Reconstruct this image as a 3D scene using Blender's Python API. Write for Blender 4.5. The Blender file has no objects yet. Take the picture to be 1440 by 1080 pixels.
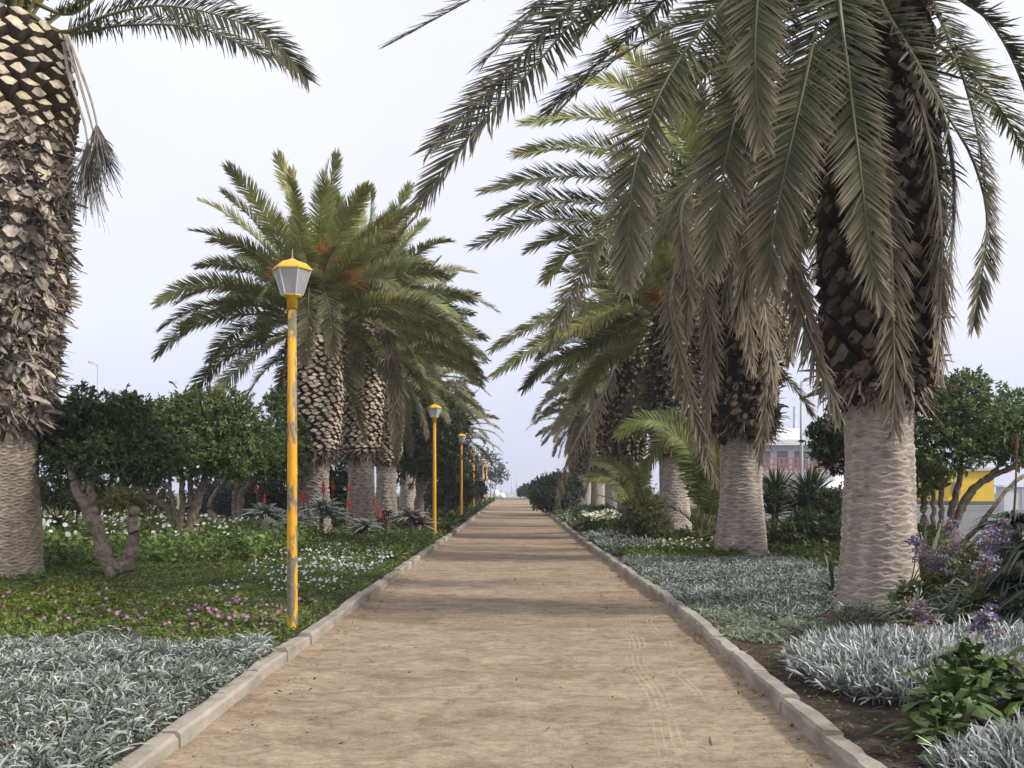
import bpy, math, random
import numpy as np
from mathutils import Vector, Matrix

random.seed(7)
R = np.random.default_rng(11)
scene = bpy.context.scene
COL = scene.collection
PI = math.pi
CAMH, FPX, CX, HY = 1.6, 1400.0, 722.0, 686.0

def P(px, py, Y):
    """photo pixel measured at distance Y -> world point"""
    return np.array([(px - CX) * Y / FPX, Y, CAMH + (HY - py) * Y / FPX])

def sm(x):
    x = np.clip(x, 0, 1)
    return x * x * (3 - 2 * x)

def lumps(X, Y, s=1.0, seed=0.0):
    """smooth pseudo noise, about -1..1"""
    X = np.asarray(X) * s; Y = np.asarray(Y) * s
    return (np.sin(X * 1.7 + Y * 0.9 + seed) + np.sin(X * -1.1 + Y * 1.9 + seed * 2.1 + 1.3)
            + np.sin(X * 3.1 + Y * 2.3 + seed * .7) * .6 + np.sin(X * 2.2 - Y * 3.7 + seed * 1.7) * .6) / 2.6

def path_left(Y):
    return -1.99 - 0.05 * np.sin(np.asarray(Y) * .11) - 0.1 * sm((np.asarray(Y) - 60) / 60)
def path_right(Y):
    return 1.78 + 0.24 * sm((np.asarray(Y) - 4.5) / 9) + 0.05 * np.sin(np.asarray(Y) * .13 + 1)

KW, KH = 0.14, 0.13       # kerb width and height

def gz(X, Y):
    """height of the planted ground"""
    X = np.asarray(X, float); Y = np.asarray(Y, float)
    left = 0.085 + 0.15 * sm((-X - 2.6) / 3.5) * sm((Y - 10) / 14) + 0.025 * lumps(X, Y, 1.3) * sm((-X - 2.3) / .6)
    right = 0.085 + 0.10 * sm((X - 2.6) / 3.0) + 0.025 * lumps(X, Y, 1.3, 4) * sm((X - 2.3) / .6)
    return np.where(X < 0, left, right)

def g(X, Y):
    return float(gz(X, Y))

# ------------------------------------------------------------------ mesh building
class MB:
    def __init__(s):
        s.v = []; s.c = []; s.q = []; s.t = []; s.qm = []; s.tm = []; s.n = 0
    def add(s, v, q=None, t=None, col=(.5, .5, .5), mi=0):
        v = np.asarray(v, float).reshape(-1, 3)
        c = np.asarray(col, float)
        if c.ndim == 1: c = np.tile(c[:3], (len(v), 1))
        if q is not None and len(q):
            q = np.asarray(q, int).reshape(-1, 4) + s.n; s.q.append(q); s.qm.append(np.full(len(q), mi))
        if t is not None and len(t):
            t = np.asarray(t, int).reshape(-1, 3) + s.n; s.t.append(t); s.tm.append(np.full(len(t), mi))
        s.v.append(v); s.c.append(c[:, :3]); s.n += len(v)
    def mesh(s, name, mats, smooth=False):
        me = bpy.data.meshes.new(name)
        V = np.concatenate(s.v); C = np.concatenate(s.c)
        Q = np.concatenate(s.q) if s.q else np.zeros((0, 4), int)
        T = np.concatenate(s.t) if s.t else np.zeros((0, 3), int)
        M = np.concatenate(s.qm + s.tm)
        me.vertices.add(len(V)); me.vertices.foreach_set('co', V.astype(np.float32).ravel())
        idx = np.concatenate([Q.ravel(), T.ravel()]).astype(np.int32)
        st = np.concatenate([np.arange(len(Q)) * 4, len(Q) * 4 + np.arange(len(T)) * 3]).astype(np.int32)
        me.loops.add(len(idx)); me.polygons.add(len(st))
        me.loops.foreach_set('vertex_index', idx)
        me.polygons.foreach_set('loop_start', st)
        for m in (mats if isinstance(mats, (list, tuple)) else [mats]): me.materials.append(m)
        me.polygons.foreach_set('material_index', M.astype(np.int32))
        me.polygons.foreach_set('use_smooth', np.full(len(st), smooth))
        a = me.color_attributes.new('Col', 'FLOAT_COLOR', 'POINT')
        a.data.foreach_set('color', np.concatenate([C, np.ones((len(C), 1))], 1).astype(np.float32).ravel())
        me.update(calc_edges=True)
        return me
    def build(s, name, mats, parent=None, smooth=False):
        o = bpy.data.objects.new(name, s.mesh(name, mats, smooth))
        COL.objects.link(o)
        if parent is not None: o.parent = parent
        return o

def tag(o, label=None, cat=None, group=None, kind=None):
    if label: o['label'] = label
    if cat: o['category'] = cat
    if group: o['group'] = group
    if kind: o['kind'] = kind
    return o

def empty(name, loc, label, cat, group=None):
    o = bpy.data.objects.new(name, None); COL.objects.link(o)
    o.location = [float(a) for a in loc]; o.empty_display_size = .3
    return tag(o, label, cat, group)

def nrm(a):
    a = np.asarray(a, float)
    return a / np.maximum(np.linalg.norm(a, axis=-1, keepdims=True), 1e-9)

def blades(mb, B, D, S, L, W, bend, c0, c1, ts=(0, .45, 1), ws=(.5, 1, 0), mi=0, cp=1.0):
    """N strips: base B, direction D, width direction S, length L, width W, bend vector (t^2)"""
    B = np.asarray(B, float).reshape(-1, 3); N = len(B)
    D = np.broadcast_to(D, (N, 3)); S = np.broadcast_to(S, (N, 3)); bend = np.broadcast_to(bend, (N, 3))
    L = np.broadcast_to(L, (N,))[:, None]; W = np.broadcast_to(W, (N,))[:, None]
    c0 = np.broadcast_to(c0, (N, 3)); c1 = np.broadcast_to(c1, (N, 3))
    rows = []; cols = []
    K = len(ts); last_tip = ws[-1] == 0
    for k, (t, w) in enumerate(zip(ts, ws)):
        p = B + D * L * t + bend * L * t * t
        c = c0 * (1 - t ** cp) + c1 * t ** cp
        if k == K - 1 and last_tip:
            rows.append(p); cols.append(c)
        else:
            rows += [p - S * W * w * .5, p + S * W * w * .5]; cols += [c, c]
    m = len(rows)
    V = np.stack(rows, 1).reshape(-1, 3); C = np.stack(cols, 1).reshape(-1, 3)
    base = (np.arange(N) * m)[:, None]
    q = []; t = []
    for k in range(K - 1):
        a = 2 * k
        if k == K - 2 and last_tip: t.append(base + np.array([[a, a + 1, a + 2]]))
        else: q.append(base + np.array([[a, a + 1, a + 3, a + 2]]))
    mb.add(V, np.concatenate(q) if q else None, np.concatenate(t) if t else None, C, mi)

def catmull(pts, n):
    pts = np.asarray(pts, float)
    if len(pts) == 2: return pts[0] + (pts[1] - pts[0]) * np.linspace(0, 1, n)[:, None]
    p = np.vstack([2 * pts[0] - pts[1], pts, 2 * pts[-1] - pts[-2]])
    out = []
    for i in range(1, len(p) - 2):
        t = np.linspace(0, 1, 12, endpoint=False)[:, None]
        a, b, c, d = p[i - 1], p[i], p[i + 1], p[i + 2]
        out.append(.5 * (2 * b + (c - a) * t + (2 * a - 5 * b + 4 * c - d) * t ** 2 + (3 * b - a - 3 * c + d) * t ** 3))
    out = np.vstack(out + [pts[-1:]])
    s = np.r_[0, np.cumsum(np.linalg.norm(np.diff(out, axis=0), axis=1))]
    u = np.linspace(0, s[-1], n)
    return np.stack([np.interp(u, s, out[:, k]) for k in range(3)], 1)

def tube(mb, pts, rad, sides=6, col=(.3, .3, .3), mi=0, cap=True):
    pts = np.asarray(pts, float); n = len(pts); rad = np.broadcast_to(rad, (n,))
    T = nrm(np.gradient(pts, axis=0))
    ref = np.array([0, 0, 1.]) if abs(T[0][2]) < .9 else np.array([1., 0, 0])
    U = nrm(np.cross(T, ref)); W = np.cross(T, U)
    a = np.linspace(0, 2 * PI, sides, endpoint=False)
    V = pts[:, None] + rad[:, None, None] * (np.cos(a)[None, :, None] * U[:, None] + np.sin(a)[None, :, None] * W[:, None])
    V = V.reshape(-1, 3)
    q = [[i * sides + j, i * sides + (j + 1) % sides, (i + 1) * sides + (j + 1) % sides, (i + 1) * sides + j]
         for i in range(n - 1) for j in range(sides)]
    c = np.asarray(col, float)
    if c.ndim == 2: c = np.repeat(c, sides, 0)
    else: c = np.tile(c, (len(V), 1))
    t = []
    if cap:
        V = np.vstack([V, pts[0], pts[-1]]); c = np.vstack([c, c[0], c[-1]])
        k = n * sides
        t = [[(j + 1) % sides, j, k] for j in range(sides)] + [[(n - 1) * sides + j, (n - 1) * sides + (j + 1) % sides, k + 1] for j in range(sides)]
    mb.add(V, q, t, c, mi)

def lathe(mb, prof, sides=24, col=(.5, .5, .5), mi=0, ctr=(0, 0), cap=True, rot=0.0):
    prof = np.asarray(prof, float)
    a = np.linspace(0, 2 * PI, sides, endpoint=False) + rot
    V = np.stack([np.stack([ctr[0] + r * np.cos(a), ctr[1] + r * np.sin(a), np.full(sides, z)], 1) for z, r in prof]).reshape(-1, 3)
    n = len(prof)
    q = [[i * sides + j, i * sides + (j + 1) % sides, (i + 1) * sides + (j + 1) % sides, (i + 1) * sides + j]
         for i in range(n - 1) for j in range(sides)]
    t = []
    if cap:
        V = np.vstack([V, [ctr[0], ctr[1], prof[0][0]], [ctr[0], ctr[1], prof[-1][0]]]); k = n * sides
        t = [[(j + 1) % sides, j, k] for j in range(sides)] + [[(n - 1) * sides + j, (n - 1) * sides + (j + 1) % sides, k + 1] for j in range(sides)]
    mb.add(V, q, t, col, mi)

def box(mb, x0, x1, y0, y1, z0, z1, col=(.5, .5, .5), mi=0):
    V = [[x, y, z] for z in (z0, z1) for y in (y0, y1) for x in (x0, x1)]
    q = [[0, 2, 3, 1], [4, 5, 7, 6], [0, 1, 5, 4], [2, 6, 7, 3], [0, 4, 6, 2], [1, 3, 7, 5]]
    mb.add(V, q, None, col, mi)

# ------------------------------------------------------------------ materials
def new_mat(name):
    m = bpy.data.materials.new(name); m.use_nodes = True
    nt = m.node_tree; nt.nodes.clear()
    return m, nt, lambda t, **kw: _node(nt, t, kw)
def _node(nt, t, kw):
    n = nt.nodes.new(t)
    for k, v in kw.items():
        if k.startswith('i_'):
            n.inputs[k[2:].replace('_', ' ')].default_value = v
        else: setattr(n, k, v)
    return n

def ramp(nt, fac, stops):
    r = nt.nodes.new('ShaderNodeValToRGB')
    while len(r.color_ramp.elements) < len(stops): r.color_ramp.elements.new(.5)
    for e, (p, c) in zip(r.color_ramp.elements, stops):
        e.position = p; e.color = (*c, 1) if len(c) == 3 else c
    nt.links.new(fac, r.inputs[0]); return r.outputs[0]

def mixc(nt, a, b, fac, mode='MIX'):
    n = nt.nodes.new('ShaderNodeMix'); n.data_type = 'RGBA'; n.blend_type = mode
    for sock, val in ((n.inputs['Factor'], fac), (n.inputs['A'], a), (n.inputs['B'], b)):
        pass
    fa = [s for s in n.inputs if s.name == 'Factor' and s.type == 'VALUE'][0]
    A = [s for s in n.inputs if s.name == 'A' and s.type == 'RGBA'][0]
    B = [s for s in n.inputs if s.name == 'B' and s.type == 'RGBA'][0]
    for sock, val in ((fa, fac), (A, a), (B, b)):
        if hasattr(val, 'is_linked'): nt.links.new(val, sock)
        elif isinstance(val, (tuple, list)): sock.default_value = (*val[:3], 1)
        else: sock.default_value = val
    return [s for s in n.outputs if s.type == 'RGBA'][0]

def noise(nt, scale, detail=4, rough=.55, vec=None, coord='Object', stretch=None, dist=0.0):
    n = nt.nodes.new('ShaderNodeTexNoise')
    n.inputs['Scale'].default_value = scale; n.inputs['Detail'].default_value = detail; n.inputs['Roughness'].default_value = rough
    n.inputs['Distortion'].default_value = dist
    if vec is None:
        tc = nt.nodes.new('ShaderNodeTexCoord'); vec = tc.outputs[coord]
    if stretch:
        mp = nt.nodes.new('ShaderNodeMapping'); mp.inputs['Scale'].default_value = stretch
        nt.links.new(vec, mp.inputs[0]); vec = mp.outputs[0]
    nt.links.new(vec, n.inputs['Vector'])
    return n.outputs['Fac']

def math_n(nt, op, a, b=None, c=None):
    n = nt.nodes.new('ShaderNodeMath'); n.operation = op
    for i, v in enumerate((a, b, c)):
        if v is None: continue
        if hasattr(v, 'is_linked'): nt.links.new(v, n.inputs[i])
        else: n.inputs[i].default_value = v
    return n.outputs[0]

def finish(m, nt, color, rough=.7, bump=None, bump_s=.3, bump_d=.02, translucent=0.0, spec=.4, metal=0.0, trans=0.0):
    p = nt.nodes.new('ShaderNodeBsdfPrincipled')
    if hasattr(color, 'is_linked'): nt.links.new(color, p.inputs['Base Color'])
    else: p.inputs['Base Color'].default_value = (*color[:3], 1)
    if hasattr(rough, 'is_linked'): nt.links.new(rough, p.inputs['Roughness'])
    else: p.inputs['Roughness'].default_value = rough
    p.inputs['Specular IOR Level'].default_value = spec
    p.inputs['Metallic'].default_value = metal
    p.inputs['Transmission Weight'].default_value = trans
    if bump is not None:
        b = nt.nodes.new('ShaderNodeBump'); b.inputs['Strength'].default_value = bump_s; b.inputs['Distance'].default_value = bump_d
        nt.links.new(bump, b.inputs['Height']); nt.links.new(b.outputs[0], p.inputs['Normal'])
    out = nt.nodes.new('ShaderNodeOutputMaterial')
    sh = p.outputs[0]
    if translucent:
        t = nt.nodes.new('ShaderNodeBsdfTranslucent')
        if hasattr(color, 'is_linked'): nt.links.new(color, t.inputs['Color'])
        else: t.inputs['Color'].default_value = (*color[:3], 1)
        mx = nt.nodes.new('ShaderNodeMixShader'); mx.inputs[0].default_value = translucent
        nt.links.new(sh, mx.inputs[1]); nt.links.new(t.outputs[0], mx.inputs[2]); sh = mx.outputs[0]
    nt.links.new(sh, out.inputs['Surface'])
    return m

def attr_mat(name, rough=.65, translucent=0.0, spec=.35, nscale=6.0, lo=.72, hi=1.25, bump=False, bscale=30, bs=.4, bd=.02, stretch=None):
    """base colour from the mesh's own colour attribute, broken up by noise"""
    m, nt, N = new_mat(name)
    a = nt.nodes.new('ShaderNodeAttribute'); a.attribute_name = 'Col'
    f = noise(nt, nscale, 5, .6, stretch=stretch)
    r = ramp(nt, f, [(.3, (lo, lo, lo)), (.7, (hi, hi, hi))])
    col = mixc(nt, a.outputs['Color'], r, 1.0, 'MULTIPLY')
    b = noise(nt, bscale, 5, .65, stretch=stretch) if bump else None
    return finish(m, nt, col, rough, b, bs, bd, translucent, spec)

M = {}
M['frond'] = attr_mat('palm leaflet', .5, .25, .22, 3.0, .8, 1.2)
M['leaf'] = attr_mat('shrub leaf', .45, .32, .25, 2.0, .75, 1.25)
M['silver'] = attr_mat('silver felted leaf', .8, .15, .2, 2.0, .85, 1.12)
M['cover'] = attr_mat('ground cover leaf', .6, .25, .15, 1.2, .7, 1.3)
M['petal'] = attr_mat('flower petal', .6, .3, .2, 9, .9, 1.1)
M['bark'] = attr_mat('ringed palm bark', .92, 0, .15, 5, .72, 1.28, True, 26, .5, .03, (1, 1, 2.2))
M['boot'] = attr_mat('cut leaf base wood', .95, 0, .1, 9, .6, 1.35, True, 40, .5, .02)
M['limb'] = attr_mat('shrub bark', .95, 0, .1, 11, .45, 1.4, True, 24, 1.0, .05)
M['succulent'] = attr_mat('succulent leaf', .5, .05, .28, 3, .85, 1.15)
M['paint'] = attr_mat('weathered painted wall', .75, 0, .3, 1.2, .88, 1.08)
M['metal'] = attr_mat('galvanised metal', .5, 0, .5, 2, .9, 1.1)
M['stone'] = attr_mat('rough stone', .9, 0, .2, 5, .65, 1.3, True, 14, .6, .05)

def yellow_paint(name, lo, hi):
    m, nt, N = new_mat(name)
    f = noise(nt, 2.1, 7, .62, stretch=(3.2, 3.2, .95), dist=.4)
    mask = ramp(nt, f, [(lo, (0, 0, 0)), (hi, (1, 1, 1))])
    fine = noise(nt, 26, 4, .6)
    grey = ramp(nt, fine, [(.3, (.13, .12, .08)), (.7, (.24, .22, .15))])
    yel = ramp(nt, noise(nt, 5, 4), [(.3, (.66, .30, .012)), (.7, (.78, .40, .02))])
    col = mixc(nt, grey, yel, mask)
    return finish(m, nt, col, .5, mask, .25, .004, 0, .4)
M['post_worn'] = yellow_paint('flaking yellow post paint', .485, .515)
M['post'] = yellow_paint('yellow post paint', .24, .27)
M['yellow'] = finish(*(lambda m, nt, N: (m, nt, ramp(nt, noise(nt, 9, 5), [(.3, (.60, .34, .02)), (.7, (.78, .52, .06))])))(*new_mat('yellow lantern paint')), .45)

def glass_mat():
    m, nt, N = new_mat('frosted lantern glass')
    c = ramp(nt, noise(nt, 6, 4), [(.3, (.78, .79, .82)), (.7, (.93, .94, .96))])
    return finish(m, nt, c, .22, None, translucent=.5, spec=.5, trans=.4)
M['glass'] = glass_mat()

def path_mat():
    m, nt, N = new_mat('sandy path')
    tc = nt.nodes.new('ShaderNodeTexCoord'); o = tc.outputs['Object']
    big = noise(nt, .55, 5, .6, o, stretch=(.55, 1, 1))
    mid = noise(nt, 3.4, 7, .68, o, stretch=(.85, 1, 1), dist=.8)
    fine = noise(nt, 45, 5, .75, o)
    c = ramp(nt, mid, [(.30, (.198, .147, .104)), (.48, (.298, .227, .160)), (.70, (.405, .318, .233))])
    dark_patch = ramp(nt, big, [(.50, (1, 1, 1)), (.64, (.66, .62, .57))])  # broad darker brown patches from the large noise
    c = mixc(nt, c, dark_patch, .7, 'MULTIPLY')
    c = mixc(nt, c, ramp(nt, fine, [(.3, (.74, .74, .74)), (.62, (1.1, 1.1, 1.1))]), 1.0, 'MULTIPLY')
    grit = noise(nt, 13, 6, .78, o, stretch=(.8, 1, 1))
    c = mixc(nt, c, ramp(nt, grit, [(.33, (.72, .68, .62)), (.5, (1, 1, 1)), (.68, (1.16, 1.15, 1.13))]), 1.0, 'MULTIPLY')
    # small scattered dark crumbs and litter
    vo = nt.nodes.new('ShaderNodeTexVoronoi'); vo.inputs['Scale'].default_value = 5.5
    nt.links.new(o, vo.inputs['Vector'])
    crumbs = ramp(nt, vo.outputs['Distance'], [(.045, (.42, .36, .30)), (.07, (1, 1, 1))])
    c = mixc(nt, c, crumbs, .8, 'MULTIPLY')
    # tyre tracks: bands of fine pale ridges pressed into the sand
    sx = nt.nodes.new('ShaderNodeSeparateXYZ'); nt.links.new(o, sx.inputs[0])
    wob = math_n(nt, 'MULTIPLY', math_n(nt, 'SINE', math_n(nt, 'MULTIPLY', sx.outputs['Y'], 2.3)), .035)
    wob2 = math_n(nt, 'MULTIPLY', noise(nt, .6, 1, .5, o), .12)
    u = math_n(nt, 'ADD', math_n(nt, 'ADD', sx.outputs['X'], wob), wob2)
    u = math_n(nt, 'SUBTRACT', u, math_n(nt, 'MULTIPLY', sx.outputs['Y'], .062))
    total = None
    for off, half in ((.665, .085), (.99, .05)):
        d = math_n(nt, 'ABSOLUTE', math_n(nt, 'SUBTRACT', u, off))
        inside = math_n(nt, 'LESS_THAN', d, half)
        line = math_n(nt, 'GREATER_THAN', math_n(nt, 'SINE', math_n(nt, 'MULTIPLY', u, 2 * PI / .052)), .55)
        b = math_n(nt, 'MULTIPLY', inside, line)
        total = b if total is None else math_n(nt, 'MAXIMUM', total, b)
    br = ramp(nt, noise(nt, 1.1, 4, .6, o), [(.42, (0, 0, 0)), (.60, (.34, .34, .34))])
    fade = math_n(nt, 'LESS_THAN', sx.outputs['Y'], 16.0)
    total = math_n(nt, 'MULTIPLY', math_n(nt, 'MULTIPLY', total, br), fade)
    c = mixc(nt, c, (.58, .475, .36), total)
    h = math_n(nt, 'ADD', math_n(nt, 'ADD', math_n(nt, 'MULTIPLY', mid, .9), math_n(nt, 'MULTIPLY', grit, .5)), math_n(nt, 'ADD', math_n(nt, 'MULTIPLY', fine, .35), math_n(nt, 'MULTIPLY', total, .4)))
    return finish(m, nt, c, .95, h, .55, .03, 0, .15)
M['path'] = path_mat()

def simple(name, stops, scale, rough=.9, bump=.4, bd=.03, stretch=None, bscale=None, spec=.2):
    m, nt, N = new_mat(name)
    f = noise(nt, scale, 6, .62, stretch=stretch)
    return finish(m, nt, ramp(nt, f, stops), rough, noise(nt, bscale or scale * 4, 5, .7), bump, bd, 0, spec)
M['soil'] = simple('dark garden soil', [(.3, (.045, .033, .024)), (.5, (.10, .076, .054)), (.72, (.18, .142, .105))], 9, .97, 1.0, .08)
M['kerb'] = simple('worn concrete kerb', [(.28, (.15, .13, .105)), (.5, (.31, .275, .23)), (.74, (.43, .39, .335))], 2.6, .92, .5, .02, (1, .6, 1.2), 40)
M['ground'] = simple('dry grass and earth', [(.3, (.10, .10, .05)), (.6, (.17, .16, .09)), (.8, (.24, .21, .14))], .35, .97, .3, .05)
M['road'] = simple('grey asphalt', [(.3, (.10, .10, .105)), (.7, (.16, .16, .165))], 3, .9, .3, .01)
M['sea'] = simple('calm grey sea', [(.3, (.22, .27, .32)), (.7, (.3, .35, .4))], .02, .25, .1, .1)

# ------------------------------------------------------------------ ground, path, kerbs, beds
def grid(xs, ys, zf, name, mat, kind='structure', smooth=True):
    X, Y = np.meshgrid(xs, ys)
    Z = zf(X, Y)
    V = np.stack([X, Y, Z], 2).reshape(-1, 3)
    nx = len(xs); q = []
    i, j = np.meshgrid(np.arange(len(ys) - 1), np.arange(nx - 1), indexing='ij')
    a = (i * nx + j).ravel()
    q = np.stack([a, a + 1, a + nx + 1, a + nx], 1)
    mb = MB(); mb.add(V, q)
    o = mb.build(name, mat, None, smooth); o['kind'] = kind
    return o

YS = np.r_[np.linspace(-8, 30, 153), np.linspace(30.5, 132, 130)]
grid(np.r_[-500, -60, -20, 0, 20, 60, 500], np.r_[-40, 0, 60, 130, 190, 300], lambda X, Y: X * 0 - .05, 'ground', M['ground'])
grid(np.r_[-500, 0, 500], np.r_[300, 500, 700], lambda X, Y: X * 0 - .3, 'sea', M['sea'])

# path: one sheet following both kerbs
mb = MB(); nu = 25
V = []
for y in YS:
    xl, xr = float(path_left(y)), float(path_right(y))
    for u in np.linspace(0, 1, nu):
        x = xl - .02 + (xr - xl + .04) * u
        z = 0.012 * math.sin(x * 1.3 + y * .7) * math.sin(y * .53 + x) + .010 * float(lumps(x, y, 2.1)) + .03 * abs(2 * u - 1) ** 8
        V.append([x, y, z])
q = [[i * nu + j, i * nu + j + 1, (i + 1) * nu + j + 1, (i + 1) * nu + j] for i in range(len(YS) - 1) for j in range(nu - 1)]
mb.add(V, q)
mb.build('path', M['path'], None, True)['kind'] = 'structure'

def kerb(fn, side):
    mb = MB(); rng = np.random.default_rng(5 if side < 0 else 6)
    y = -6.0
    while y < 126:
        L = 1.0 if y < 40 else 2.0
        y2 = y + L - .012
        dz = rng.normal(0, .009); dx = rng.normal(0, .009); tl = rng.normal(0, .008)
        n = 7; rows = []
        for k in range(n):
            yy = y + (y2 - y) * k / (n - 1)
            xi = float(fn(yy)) + dx; zt = KH + dz + tl * (k / (n - 1) - .5) * 2
            w = .012
            chip = lambda s=.008: abs(rng.normal(0, s)) + (rng.random() < .18) * rng.random() * .03
            xo = xi + side * (KW + rng.normal(0, .004))
            c1 = chip(); c2 = chip()
            rows += [[xi - side * .004, yy, -.06], [xi, yy, zt - w - c1], [xi + side * (w + c1 * .7), yy, zt + rng.normal(0, .0025)],
                     [xo - side * (w + c2 * .7), yy, zt + rng.normal(0, .0025)], [xo, yy, zt - w - c2], [xo, yy, -.06]]
        q = []
        for k in range(n - 1):
            for j in range(5): q.append([k * 6 + j, k * 6 + j + 1, (k + 1) * 6 + j + 1, (k + 1) * 6 + j])
        q += [[0, 1, 4, 5], [1, 2, 3, 4]]
        e = (n - 1) * 6
        q += [[e, e + 5, e + 4, e + 1], [e + 1, e + 4, e + 3, e + 2]]
        mb.add(rows, q)
        y += L
    o = mb.build('kerb', M['kerb']); o['kind'] = 'structure'
kerb(path_left, -1); kerb(path_right, 1)

def bed(name, x_in, x_out, n, s):
    mb = MB(); V = []
    for y in YS:
        xi = float((path_left if s < 0 else path_right)(y)) + s * (KW - .01)
        for k, u in enumerate(np.linspace(0, 1, n)):
            u = u ** 1.5
            x = xi + (x_out - xi) * u
            z = g(x, y) * (1 - sm((u - .93) / .07)) - .06 * float(sm((u - .93) / .07)) - .06 * float(sm((y - 127) / 4))
            z += .012 * random.uniform(-1, 1) * (0 if k in (0, n - 1) else 1)
            V.append([x, y, z])
    q = [[i * n + j, i * n + j + 1, (i + 1) * n + j + 1, (i + 1) * n + j] for i in range(len(YS) - 1) for j in range(n - 1)]
    mb.add(V, q)
    mb.build(name, M['soil'], None, True)['kind'] = 'structure'
bed('planting_ground', -2.1, -17, 34, -1); bed('planting_ground', 2.0, 10.5, 28, 1)
# street to the right
grid(np.linspace(12.2, 70, 12), np.linspace(-30, 82, 18), lambda X, Y: X * 0 - .03, 'road', M['road'])
mb = MB()
box(mb, 10.6, 12.2, -30, 82, -.06, .10); mb.build('pavement', M['kerb'])['kind'] = 'structure'
mb = MB()
box(mb, 30, 70, 82.02, 90, -.06, .12); mb.build('pavement', M['kerb'])['kind'] = 'structure'

# ------------------------------------------------------------------ palm fronds
G_DARK = np.array([.036, .046, .018]); G_MID = np.array([.088, .105, .040]); G_YEL = np.array([.20, .205, .06])
BEIGE = np.array([.36, .29, .21]); GREYB = np.array([.20, .165, .135])

def frond(mb, pts, axis, Ll=.52, n=75, col=G_MID, dry=.25, dead=0.0, wl=.028, V=24, droop=.12, bf=.14, rng=R, rr=.03, rcol=(.22, .20, .09), face=None, roll=0.0):
    """rachis through pts; axis = point of the trunk axis the frond grows from (gives the outward side)"""
    pts = catmull(pts, 30)
    n_p = len(pts); s = np.linspace(0, 1, n_p)
    T = nrm(np.gradient(pts, axis=0))
    o = pts - np.asarray(axis); o[:, 2] = 0
    o = nrm(o) * .45 + np.array([0, 0, 1.])
    if face is not None: o = o * .55 + np.asarray(face, float)
    N = nrm(o - (o * T).sum(1, keepdims=True) * T)
    S = np.cross(T, N)
    if roll:
        an = roll * sm(s * 1.6)[:, None]
        N, S = N * np.cos(an) + S * np.sin(an), S * np.cos(an) - N * np.sin(an)
    rcolv = np.asarray(rcol) * (1 - dead) + GREYB * 1.3 * dead
    rad = np.interp(s, [0, .12, .5, 1], [rr * 1.7, rr, rr * .55, .004])
    tube(mb, pts, rad, 5, rcolv, cap=False)
    n0 = n; ph = rng.uniform(0, 6, 2)
    for sg in (-1, 1):
        n = n0; u = np.linspace(bf, .985, n) + rng.uniform(-.5, .5, n) * .6 / n
        u = np.clip(u, 0, 1)
        u = u[(rng.random(len(u)) > .05) & (np.sin(u * rng.uniform(25, 60) + rng.uniform(0, 6)) + rng.normal(0, .25, len(u)) < 1.12)]; n = len(u)
        ip = lambda A: np.stack([np.interp(u, s, A[:, k]) for k in range(3)], 1)
        p, t, nn, ss = ip(pts), nrm(ip(T)), nrm(ip(N)), nrm(ip(S))
        L = Ll * np.interp(u, [bf, bf + .1, .4, .7, .9, 1], [.45, .85, 1, .9, .72, .45]) * rng.uniform(.82, 1.1, n)
        al = np.radians(np.interp(u, [bf, .45, .8, 1], [72, 58, 45, 20]) + rng.normal(0, 3.5, n))
        be = np.radians(V + 9 * np.sin(u * 17 + ph[0] * sg) + rng.normal(0, 8, n))
        D = t * np.cos(al)[:, None] + (sg * ss * np.cos(be)[:, None] + nn * np.sin(be)[:, None]) * np.sin(al)[:, None]
        if dead > 0: D = nrm(D + rng.normal(0, .12 + .16 * dead, (n, 3)) + np.array([0, 0, -.55]) * dead)
        W = nrm(np.cross(D, nn)); W = nrm(W + nn * rng.normal(0, .18, n)[:, None])
        bend = np.array([0, 0, -1.]) * (droop * rng.uniform(.4, 1.6, n))[:, None] + rng.normal(0, .05, (n, 3))
        dr = np.clip(dead + dry * np.clip(1.7 * u - .9, 0, 1) + rng.normal(0, .07, n), 0, 1)[:, None]
        base = np.asarray(col) * (rng.uniform(.75, 1.25, n) * (1 + .2 * np.sin(u * 13 + ph[1])))[:, None] * np.stack([1 + .09 * np.sin(u * 9 + ph[0]), np.ones(n), np.ones(n)], 1)
        c0 = base * (1 - dr * .85) + (BEIGE * .48) * dr * .85
        tipd = np.clip(dr + dry * rng.uniform(.5, 1.5, n)[:, None] * np.clip(.35 + u, 0, 1)[:, None], 0, 1)
        c1 = base * (1 - tipd) + BEIGE * rng.uniform(.8, 1.25, n)[:, None] * tipd
        blades(mb, p, D, W, L, wl * rng.uniform(.8, 1.2, n), bend, c0, c1, (0, .3, .7, 1), (.55, 1, .75, 0), cp=2.2)

# shared frond meshes, one per growing angle / colour
def arc(e0, bend, L, side=0.0, pw=1.4):
    s = np.linspace(0, 1, 40); e = np.radians(e0 - bend * s ** pw)
    x = np.cumsum(np.cos(e)) / 40 * L; z = np.cumsum(np.sin(e)) / 40 * L
    y = side * s ** 2 * L
    return np.stack([x, y, z], 1)[::5]

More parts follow.
